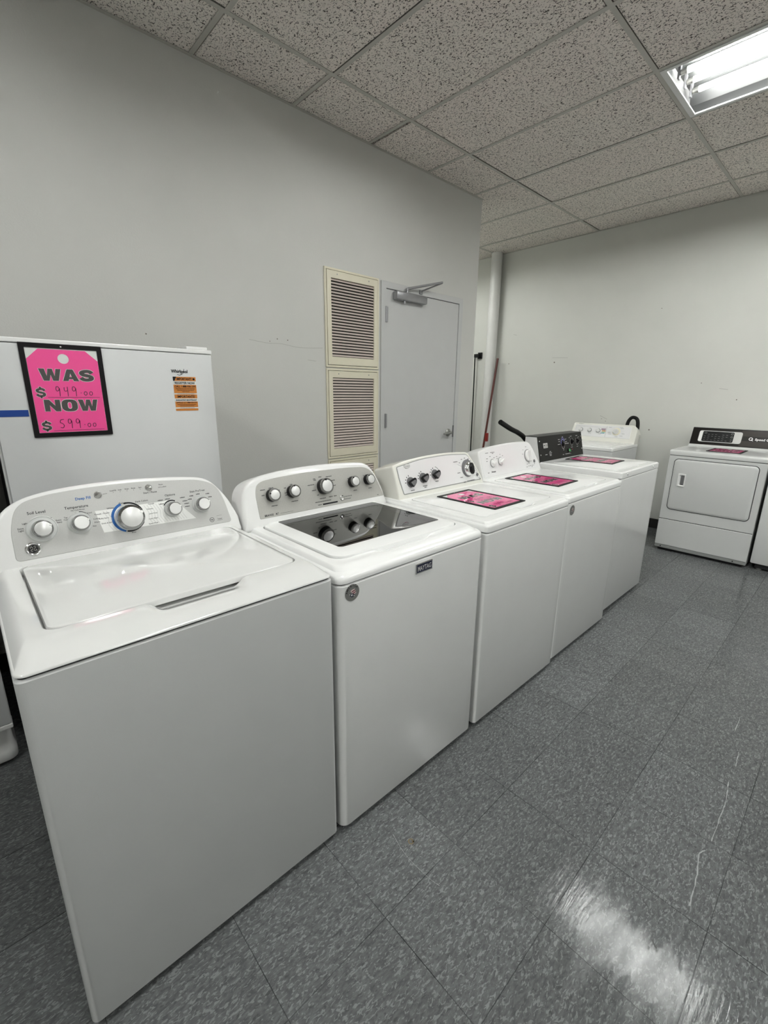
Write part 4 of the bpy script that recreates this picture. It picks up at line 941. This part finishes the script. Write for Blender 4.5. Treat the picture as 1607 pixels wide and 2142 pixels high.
def dryer():
    t = thing('clothes_dryer', 'white dryer with wide black and brown control panel and a front door with pull handle', 'dryer', (4.575, 1.172, 0), -PI/2)
    w, d = .683, .69
    MB().loft([rrect(.02, .03, w-.02, d-.02, .01, z=.004), rrect(.02, .03, w-.02, d-.02, .01, z=.05)]).obj('base_frame', 'seam_dark', t)
    cabinet(t, w, d, .026, .875, 'dryer_white', .008)
    lo = MB().loft([[(x, -.004, z) for x, z in rrect(.002, .055, w-.002, .292, .006, 4, 6)], [(x, -.0045, z) for x, z in rrect(.004, .057, w-.004, .290, .006, 4, 6)]]); 
    ff = Frame((0, 0, 0))
    plate(ff, rrect(.001, .056, w-.001, .296, .006, 4, 6), -.002, .008, 'dryer_white', t, 'lower_panel', .003)
    plate(ff, rrect(.001, .026, w-.001, .0545, .004, 4, 6), -.002, .005, 'trim_gray', t, 'toe_kick', .002)
    for u in (.05, w-.09): lathe(ff, u, .040, [(.006, .004), (.005, .007)], 'seam_dark', t, 'screw_head', 10)
    MB().box(.002, -.004, .290, w-.002, .0, .306).obj('panel_seam', 'seam_dark', t)
    plate(ff, rrect(.001, .301, w-.001, .872, .006, 4, 6), -.002, .008, 'dryer_white', t, 'front_panel', .003)
    f8 = Frame((0, -.008, 0))
    plate(f8, rrect(.045, .392, .640, .850, .035, 8, 8), -.001, .0012, 'seam_dark', t, 'door_gasket', .0004)
    D = rrect(.0502, .3972, .6348, .8448, .031, 8, 8)
    dr = MB().loft([[f8.to(a, b, -.001) for a, b in D], [f8.to(a, b, .004) for a, b in inset(D, .0)], [f8.to(a, b, .007) for a, b in inset(D, .004)], [f8.to(a, b, .010) for a, b in inset(D, .02)]]).obj('door', 'dryer_white', t, True, 40)
    # recessed pull
    F = Frame((0, -.018, 0)); o = rrect(.095, .610, .155, .722, .006, 5, 5); i1 = rrect(.107, .618, .149, .712, .008, 5, 5)
    MB().loft([[F.to(a, b, -.002) for a, b in o], [F.to(a, b, .007) for a, b in inset(o, .002)], [F.to(a, b, .007) for a, b in i1], [F.to(a, b, -.001) for a, b in inset(i1, .006)]], False, True).obj('handle', 'plastic_white', dr, True, 40)
    pk = rrect(.118, .622, .147, .708, .010, 5, 5)
    MB().loft([[F.to(a, b, -.0005) for a, b in pk], [F.to(a, b, .001) for a, b in inset(pk, .001)]]).obj('handle_recess', 'grey_plastic', dr)
    # top with a rounded front edge
    prof = [(-.008, .879), (-.010, .905), (-.006, .914), (.004, .919), (.05, .921), (d, .921), (d, .879)]
    MB().loft([[(x, y, z) for y, z in prof] for x in (0, w)]).obj('top_deck', 'dryer_white', t, True, 40)
    MB().box(.004, -.004, .873, w-.004, .3, .880).obj('seam', 'gap_gray', t)
    fr = tilted(.545, .935, 22)
    MB().loft([[(x, y, z) for y, z in [(.520, .918), (.545, .935), (.545+.170*math.sin(.384), .935+.170*math.cos(.384)), (.66, 1.093), (d, 1.085), (d, .918)]] for x in (0.004, w-.004)]).obj('console', 'dryer_white', t)
    pn = plate(fr, fillet([(.006, .004, .003), (w-.006, .004, .003), (w-.006, .168, .003), (.006, .168, .003)], 3), -.001, .002, 'console_brown', t, 'control_panel', .001)
    q = Print(fr, .0022); q.rect(.385, .012, w-.012, .062); q.rect(.385, .105, w-.012, .158); q.done('panel_band', 'console_band', pn)
    ds = plate(fr, fillet([(.065, .030, .02), (.395, .030, .02), (.395, .140, .02), (.065, .140, .02)], 5), .001, .004, 'panel_silver', t, 'display_frame', .001)
    q = Print(fr, .0044); q.poly(fillet([(.095, .036, .012), (.335, .036, .012), (.335, .134, .012), (.095, .134, .012)], 4)); q.done('touch_screen', 'black_plastic', ds)
    q = Print(fr, .0044); q.poly(fillet([(.068, .036, .012), (.092, .036, .003), (.092, .134, .003), (.068, .134, .012)], 4)); q.done('display_trim', 'halo_white', ds)
    q = Print(fr, .0048)
    for r in range(4):
        for c in range(7):
            if (r*c+r) % 4 != 3: q.tick(.115+c*.028, .05+r*.018, .016, .003)
    q.arc(.116, .118, .007, .009, 0, 360, 16); q.arc(.320, .118, .007, .009, 0, 360, 16)
    q.arc(.320, .088, .006, .008, 0, 360, 12)
    for v in (.062, .048): q.tick(.320, v, .012, .004)
    q.done('lettering', 'trim_gray', ds)
    q = Print(fr, .0026); q.text('Speed Queen', .490, .072, .020, width=.160, bold=.03, align='L'); q.arc(.460, .083, .009, .015, 0, 360, 24); q.poly([(.460, .076), (.472, .066), (.480, .066), (.466, .082)]); q.done('lettering', 'white_ink', pn)
    return t

def side_washer():
    t = thing('washing_machine', 'white appliance cut by the right edge of the photo, right of the dryer', 'washing machine', (4.60, .470, 0), -PI/2)
    w, d = .683, .66
    cabinet(t, w, d, .055, .880, 'enamel', .010)
    MB().loft([rrect(.03, .03, w-.03, d-.03, .01, z=.012), rrect(.03, .03, w-.03, d-.03, .01, z=.06)]).obj('base_frame', 'seam_dark', t)
    for x in (.06, w-.06):
        for y in (.05, d-.07): lathe(Frame((x, y, 0), (1, 0, 0), (0, 1, 0), (0, 0, 1)), 0, 0, [(.022, 0.001), (.022, .012), (.010, .016), (.010, .05)], 'steel', t, 'leveling_foot', 12)
    OP = (.045, .045, .638, .52, .03)
    MB().loft([rrect(.005, .005, w-.005, d-.005, .010, z=.878), rrect(.005, .005, w-.005, d-.005, .010, z=.886)]).obj('seam', 'gap_gray', t)
    deck(t, w, d, .884, .915, .921, .020, .016, OP, .010, 'enamel', r=.012, edge=.008)
    lid(t, OP[0]+.002, OP[1]+.002, OP[2]-.002, OP[3]-.002, .028, .914, .9245, 'enamel')
    MB().loft([[(x, y, z) for y, z in [(.54, .918), (.59, 1.09), (d, 1.085), (d, .918)]] for x in (0.004, w-.004)]).obj('console', 'enamel', t)
    fr = tilted(.54, .918, 16); plate(fr, [(.02, .02), (w-.02, .02), (w-.02, .165), (.02, .165)], -.001, .003, 'console_brown', t, 'control_panel')
    return t

# ------------------------------------------------------------------ fridges
def fridge_main():
    t = thing('refrigerator', 'tall white refrigerator door behind the nearest washer, with blue tape and orange label', 'refrigerator', (.098, 2.0, 0))
    w = .755
    ht = 1.540
    D = lambda e, y, z0, z1: [(x, y, z) for x, z in rrect(e, z0+e, w-e, z1-e, .010, 5, 8)]
    for nm, z0, z1 in [('freezer_door', 1.0, ht-.003)] if False else [('door', .115, ht-.003)]:
        dr = MB().loft([D(.0, .058, z0, z1), D(.0, .006, z0, z1), D(.002, .0015, z0, z1), D(.006, .0, z0, z1)]).obj(nm, 'fridge_white', t, True, 40)
    MB().bbox(-.001, -.002, ht-.002, w+.001, .060, ht+.014, .003).obj('door_cap', 'plastic_white', t)
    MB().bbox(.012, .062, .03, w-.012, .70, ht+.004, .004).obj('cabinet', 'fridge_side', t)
    MB().bbox(w-.10, .010, ht+.0145, w-.012, .12, ht+.026, .003).obj('hinge_cover', 'plastic_white', t)
    MB().bbox(-.006, .018, .30, .0005, .056, 1.215, .002).obj('handle_strip', 'plastic_white', t)
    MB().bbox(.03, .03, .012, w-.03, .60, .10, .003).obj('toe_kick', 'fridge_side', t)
    for x in (.08, w-.08): lathe(Frame((x, .12, 0), (1, 0, 0), (0, 1, 0), (0, 0, 1)), 0, 0, [(.02, .001), (.02, .012)], 'rubber', t, 'foot', 12)
    fr = Frame((0, 0, 0))
    k = .9775
    q = Print(fr, .0009); q.text('Whirlpool', .613, 1.458, .0125, width=.066, bold=.03); q.stroke([(.603, 1.452), (.612, 1.449), (.622, 1.452), (.630, 1.462), (.632, 1.474)], .0018); q.done('lettering', 'dark_ink', dr)
    # energy / registration label
    lb = plate(fr, [(.583, 1.304), (.678, 1.304), (.678, 1.444), (.583, 1.444)], -.0005, .0005, 'card_white', t, 'label_sheet', .0001)
    o = Print(fr, .0010)
    for a, b in [(1.4255, 1.4425), (1.3765, 1.4105), (1.3555, 1.3715), (1.3195, 1.3425), (1.305, 1.3140)]: o.rect(.584, a, .677, b)
    o.done('label_band', 'orange_label', lb)
    p = Print(fr, .0014)
    p.poly([(.584, 1.4255), (.590, 1.4255), (.598, 1.4425), (.584, 1.4425)]); p.disc(.668, 1.4335, .0045, 12)
    p.text('IMPORTANT!', .629, 1.4290, .0095, width=.060, bold=.03); p.text('REGISTER NOW', .631, 1.4135, .0088, width=.082, bold=.02); p.text('CALL 1-888-930-3391', .631, 1.4000, .0075, width=.086, bold=.03)
    p.tick(.631, 1.3945, .080, .0030); p.tick(.631, 1.3885, .070, .0028); p.tick(.631, 1.3825, .030, .0025); p.tick(.631, 1.3735, .070, .0016)
    p.text('IMPORTANTE!', .631, 1.3585, .0090, width=.072, bold=.03); p.text('ENREGISTREZ MAINTENANT', .631, 1.3460, .0055, width=.086, bold=.02); p.text('APPELEZ LE 1-888-930-3391', .631, 1.3355, .0055, width=.086, bold=.02)
    p.tick(.631, 1.3300, .080, .0028); p.tick(.631, 1.3250, .060, .0025); p.tick(.631, 1.3165, .060, .0014)
    p.done('lettering', 'dark_ink', lb)
    tp = MB(); tp.box(-.015, -.0011, 1.296, .092, -.0005, 1.318); tp.obj('tape_strip', 'blue_tape', t)
    return t
def fridge_left():
    t = thing('refrigerator', 'white refrigerator at the left edge, only its low door corner and base seen', 'refrigerator', (-.790, 1.965, 0))
    w = .755; ht = 1.60
    D = lambda e, y, z0, z1: [(x, y, z) for x, z in rrect(e, z0+e, w-e, z1-e, .010, 5, 8)]
    MB().loft([D(.0, .060, .190, ht), D(.0, .006, .190, ht), D(.002, .0015, .190, ht), D(.006, .0, .190, ht)]).obj('door', 'fridge_white', t, True, 40)
    MB().bbox(-.001, -.001, .172, w+.001, .060, .1895, .003).obj('door_trim', 'enamel', t)
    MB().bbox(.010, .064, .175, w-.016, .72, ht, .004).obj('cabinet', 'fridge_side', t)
    k = MB().loft([rrect(.006, .040, w-.004, .20, .030, 8, 10, z=.016), rrect(.004, .036, w-.002, .20, .030, 8, 10, z=.022), rrect(.004, .036, w-.002, .20, .030, 8, 10, z=.060), rrect(.012, .055, w-.008, .20, .030, 8, 10, z=.085), rrect(.014, .060, w-.010, .20, .030, 8, 10, z=.170)]).obj('toe_kick', 'enamel', t, True, 40)
    MB().bbox(.03, .07, .002, w-.03, .66, .174, .003).obj('base_frame', 'seam_dark', t)
    return t

# ------------------------------------------------------------------ price signs
DIG = {
 '9': [[(.62, .62), (.50, .92), (.22, .95), (.12, .70), (.25, .50), (.50, .58), (.62, .80), (.62, .40), (.58, -.05)]],
 '4': [[(.15, .90), (.12, .60), (.30, .48), (.58, .58)], [(.60, .95), (.58, .45), (.55, -.05)]],
 '5': [[(.70, .95), (.25, .90), (.15, .62), (.42, .52), (.62, .30), (.45, .05), (.08, .08)]],
 '0': [[(.45, .78), (.20, .70), (.08, .35), (.30, .08), (.58, .25), (.62, .62), (.40, .80)]],
 '7': [[(.10, .90), (.62, .88), (.30, -.05)]],
 '3': [[(.12, .88), (.50, .92), (.58, .70), (.28, .52), (.60, .35), (.45, .03), (.08, .08)]],
 '6': [[(.55, .95), (.20, .60), (.12, .20), (.40, .03), (.60, .28), (.35, .48), (.14, .30)]],
 '2': [[(.10, .75), (.35, .95), (.58, .75), (.40, .40), (.08, .05), (.65, .08)]],
 '.': [[(.10, .30), (.16, .30), (.17, .34)]],
}
BW = {'W': 1.45, 'A': 1.10, 'S': 1.02, 'N': 1.12, 'O': 1.14, '$': 1.0}
def block(pr, c, u, v, kx, ky, d=0.0):
    M_ = lambda pts: [(u+x*kx, v+y*ky) for x, y in pts]
    P_ = lambda pts: pr.poly(inset(M_(pts), -d) if d else M_(pts))
    if c == 'W': P_([(0, 1), (.25, 0), (.62, 0), (.745, .50), (.86, 0), (1.22, 0), (1.45, 1), (1.12, 1), (1.0, .40), (.89, 1), (.60, 1), (.485, .40), (.37, 1)])
    elif c == 'N': P_([(0, 0), (.36, 0), (.36, .52), (.74, 0), (1.10, 0), (1.10, 1), (.74, 1), (.74, .48), (.36, 1), (0, 1)])
    elif c == 'A':
        P_([(0, 0), (.37, 0), (.42, .17), (.55, .17), (.55, .34), (.47, .34), (.55, .68), (.55, 1), (.35, 1)]); P_([(1.10, 0), (.75, 1), (.55, 1), (.55, .68), (.63, .34), (.55, .34), (.55, .17), (.68, .17), (.73, 0)])
    elif c == 'O':
        n = 28; vs = []
        for i in range(n+1):
            a = 2*PI*i/n; ca, sa = math.cos(a), math.sin(a); sq = lambda t, p: math.copysign(abs(t)**p, t)
            vs += [pr.fr.to(u+(.57+.57*sq(ca, .7))*kx+d*ca, v+(.5+.52*sq(sa, .7))*ky+d*sa, pr.n), pr.fr.to(u+(.57+.15*sq(ca, .7))*kx-d*ca, v+(.5+.29*sq(sa, .7))*ky-d*sa, pr.n)]
        pr.mb.add(vs, [(2*i, 2*i+1, 2*i+3, 2*i+2) for i in range(n)])
    else:
        path = [(q.x, q.y) for q in smooth_path([(.90, .70, 0), (.72, .86, 0), (.45, .87, 0), (.20, .76, 0), (.25, .58, 0), (.52, .50, 0), (.80, .40, 0), (.80, .20, 0), (.55, .12, 0), (.28, .15, 0), (.10, .30, 0)], 5)]
        wx = .30 if c == 'S' else .25; vs = []
        for i, p in enumerate(path):
            a = Vector(path[max(i-1, 0)]); b_ = Vector(path[min(i+1, len(path)-1)]); t_ = (b_-a).normalized(); q = Vector((-t_.y, t_.x))
            hw = Vector((q.x*wx*.62*kx+q.x*d, q.y*wx*.44*ky+q.y*d)); P0 = Vector((u+p[0]*kx, v+p[1]*ky))
            vs += [pr.fr.to(*(P0+hw), pr.n), pr.fr.to(*(P0-hw), pr.n)]
        pr.mb.add(vs, [(2*i, 2*i+1, 2*i+3, 2*i+2) for i in range(len(path)-1)])
        if c == '$': P_([(.40, -.12), (.60, -.12), (.60, .10), (.40, .10)]); P_([(.40, .90), (.60, .90), (.60, 1.12), (.40, 1.12)])
def price_sign(label, was, now, w=.243, h=.318, group='framed pink price signs'):
    t = thing('price_sign', label, 'sign', (0, 0, 0), 0, group)
    fr = Frame((0, 0, 0), (1, 0, 0), (0, 1, 0), (0, 0, 1))   # lies flat, u = x, v = y, up = z
    b = .0155
    fb = MB()
    o = rrect(0, 0, w, h, .002, 3, 4); i1 = rrect(b, b, w-b, h-b, .002, 3, 4)
    fb.loft([[fr.to(a, c, 0.0) for a, c in o], [fr.to(a, c, .0035) for a, c in o], [fr.to(a, c, .0035) for a, c in i1], [fr.to(a, c, 0.0) for a, c in i1]], False, False)
    fb.add([fr.to(a, c, 0) for a, c in o], [tuple(range(len(o)))])
    fb.obj('frame', 'frame_black', t)
    MB().loft([[fr.to(a, c, .0008) for a, c in i1], [fr.to(a, c, .0016) for a, c in i1]]).obj('backing_card', 'card_white', t)
    p = Print(fr, .0038); p.disc(w*.5-.002, h-.0085, .0026, 12); p.done('hang_hole', 'card_white', t)
    x0, x1, y0, y1 = b+.001, w-b-.001, b+.001, h-b-.003
    cx = (x0+x1)/2
    card = fillet([(x0, y0, 0), (x1, y0, 0), (x1, y1-.034, 0), (x1-.036, y1, 0), (x0+.036, y1, 0), (x0, y1-.034, 0)])
    hole = [(cx+.0165*math.cos(2*PI*k/28), (y1-.030)+.0165*math.sin(2*PI*k/28)) for k in range(28)]
    # card with a punched hole: two halves joined round the hole
    pk = MB(); z = .0024
    def half(sg):
        H_ = [p for p in hole]; top = (cx, y1); bot = (cx, y0)
        hs = sorted([p for p in hole if (p[0]-cx)*sg >= -1e-6], key=lambda q: q[1])
        edge = [p for p in card if (p[0]-cx)*sg > 0]; edge = sorted(edge, key=lambda q: -q[1] if True else 0)
        if sg > 0: ed = [(x1-.036, y1), (x1, y1-.034), (x1, y0)]
        else: ed = [(x0+.036, y1), (x0, y1-.034), (x0, y0)]
        loop = [top]+ed+[bot]+hs
        pk.add([fr.to(a, c, z) for a, c in loop], [tuple(range(len(loop)))])
    half(1); half(-1)
    cd = pk.obj('tag_card', 'pink_card', t)
    halo = Print(fr, .0026)
    def word(pr, s, v, hh, d, wd):
        tot = sum(BW[c] for c in s)+.06*(len(s)-1); k_ = wd/tot; u = cx+.004-wd/2
        for c in s: block(pr, c, u, v, k_, hh, d); u += (BW[c]+.06)*k_
    yW, yD1, yN, yD2 = .190, .142, .096, .022
    yW, yN = h*.612, h*.283
    word(halo, 'WAS', yW, .040, .0014, .163); word(halo, 'NOW', yN, .040, .0014, .163); halo.done('letter_outline', 'card_white', cd)
    halo2 = Print(fr, .0026); L_ = Print(fr, .0029); word(L_, 'WAS', yW, .040, 0, .163); word(L_, 'NOW', yN, .040, 0, .163)
    for v in (h*.437, h*.075): block(L_, '$', x0+.009, v, .029, .031, 0); block(halo2, '$', x0+.009, v, .029, .031, .0012)
    halo2.done('letter_outline', 'card_white', cd)
    L_.done('lettering', 'letter_black', cd)
    k = Print(fr, .0029)
    for v in (h*.432, h*.068): k.rect(x0+.042, v, x1-.010, v+.0012)
    def hand(s, u, v, size):
        for i, ch in enumerate(s):
            small = '.' in s and i > s.index('.'); hh = size*(.55 if small else .95)
            for st in DIG[ch]: k.stroke([(q.x, q.y) for q in smooth_path([(u+a*size*.62*(.8 if small else 1), v+c*hh, 0) for a, c in st], 5)], .0021)
            u += size*(.33 if ch == '.' else .50 if small else .72)
    hand(was, x0+.066, h*.452, .034); hand(now, x0+.062, h*.095, .034)
    k.done('handwriting', 'marker_ink', cd)
    return t
def lay(t, x, y, z, rz=0.0): t.location = (x, y, z); t.rotation_euler = (0, 0, rz); return t

# ------------------------------------------------------------------ back corner
def build_corner():
    MB().loft([[(5.222+.066*math.cos(2*PI*k/32), 3.558+.066*math.sin(2*PI*k/32), z) for k in range(32)] for z in (0.0, .02, H+.002)]).obj('column_pipe', 'pipe_paint', None, True, 40)
    tag(bpy.data.objects['column_pipe'], 'white painted vertical pipe running floor to ceiling in the back corner', 'pipe')
    # black cord on the far wall
    t = thing('power_cord', 'black cord hanging from the outlet plug at the end of the side wall', 'cord', (WX-.001, 3.80, 1.87))
    MB().bbox(-.014, -.052, -.038, -.001, .012, .042, .002).obj('outlet_box', 'black_matte', t)
    MB().bbox(-.060, -.030, -.022, -.014, .042, .022, .004).obj('plug', 'black_matte', t)
    MB().tube(smooth_path([(-.045, .028, .0), (-.050, .030, -.05), (-.046, .026, -.4), (-.040, .024, -1.1), (-.040, .024, -1.80), (-.09, .08, -1.861)], 6), .0080, 10).obj('cable', 'rubber', t, True, 40)
    # broom
    t = thing('broom', 'red-handled broom leaning against the white pipe', 'broom', (4.93, 3.47, 0))
    top = Vector((5.222-4.93, 3.447-3.47, 1.818)); bot = Vector((0.018, -.015, .16))
    MB().tube([bot, top], .0135, 12).obj('handle', 'broom_red', t, True, 40)
    m = bot.lerp(top, .40)
    MB().bbox(m.x-.02, m.y-.044, m.z-.05, m.x+.02, m.y-.012, m.z+.06, .006).obj('handle_clip', 'bright_red', t)
    MB().bbox(-.02, -.12, .13, .06, .20, .17, .008).obj('broom_head', 'bright_red', t)
    bm_ = MB(); 
    for i in range(24):
        y = -.11+i*.013
        for x in (-.01, .01, .03, .05): bm_.tube([(x, y, .13), (x-.01+random.uniform(-.01, .01), y*1.05+random.uniform(-.01, .01), .002)], .0035, 5)
    bm_.obj('bristles', 'bristle', t)

build_room(); build_ceiling(); build_vents(); build_door()
T0 = build_troffer(3, 1, 'fluorescent ceiling light with three bare tubes, at the upper right')
build_troffer(3, -2, 'ceiling light over the back passage behind the side wall', src=T0)
names = ['fluorescent ceiling light above the nearest washer, just out of frame', 'fluorescent ceiling light over the right of the room, beyond the frame', 'fluorescent ceiling light to the right behind the viewer', 'fluorescent ceiling light behind the viewer in line with the washers', 'added unseen fluorescent ceiling light farthest to the right, brightening the washer fronts', 'added unseen fluorescent ceiling light far right behind the viewer, brightening the washer fronts']
for (i, j), nm in zip(TROFFERS[1:], names): build_troffer(i, j, nm, src=T0)
washer_ge(); washer_maytag(); washer_whirlpool(); washer_amana(); washer_commercial(); washer_back(); dryer(); side_washer()
fridge_main(); fridge_left()
s = price_sign('framed pink WAS 949.00 NOW 599.00 sign upright on the refrigerator door', '949.00', '599.00')
s.location = (.194, 1.9990, 1.222); s.rotation_euler = (PI/2, 0, 0)
lay(price_sign('framed pink price sign lying on the lid of the third washer from the front', '649.00', '399.00'), 1.582, 1.005, .9180, 0)
lay(price_sign('framed pink price sign lying on the lid of the fourth washer from the front', '549.00', '299.00'), 2.242, 1.055, .9180, .02)
lay(price_sign('framed pink price sign on the fifth washer, the one with the black panel', '999.00', '699.00'), 3.125, 1.120, .9400, .05)
lay(price_sign('framed pink price sign lying on top of the front-loading dryer', '999.00', '799.00'), 4.685, .935, .9215, -PI/2)
build_corner()
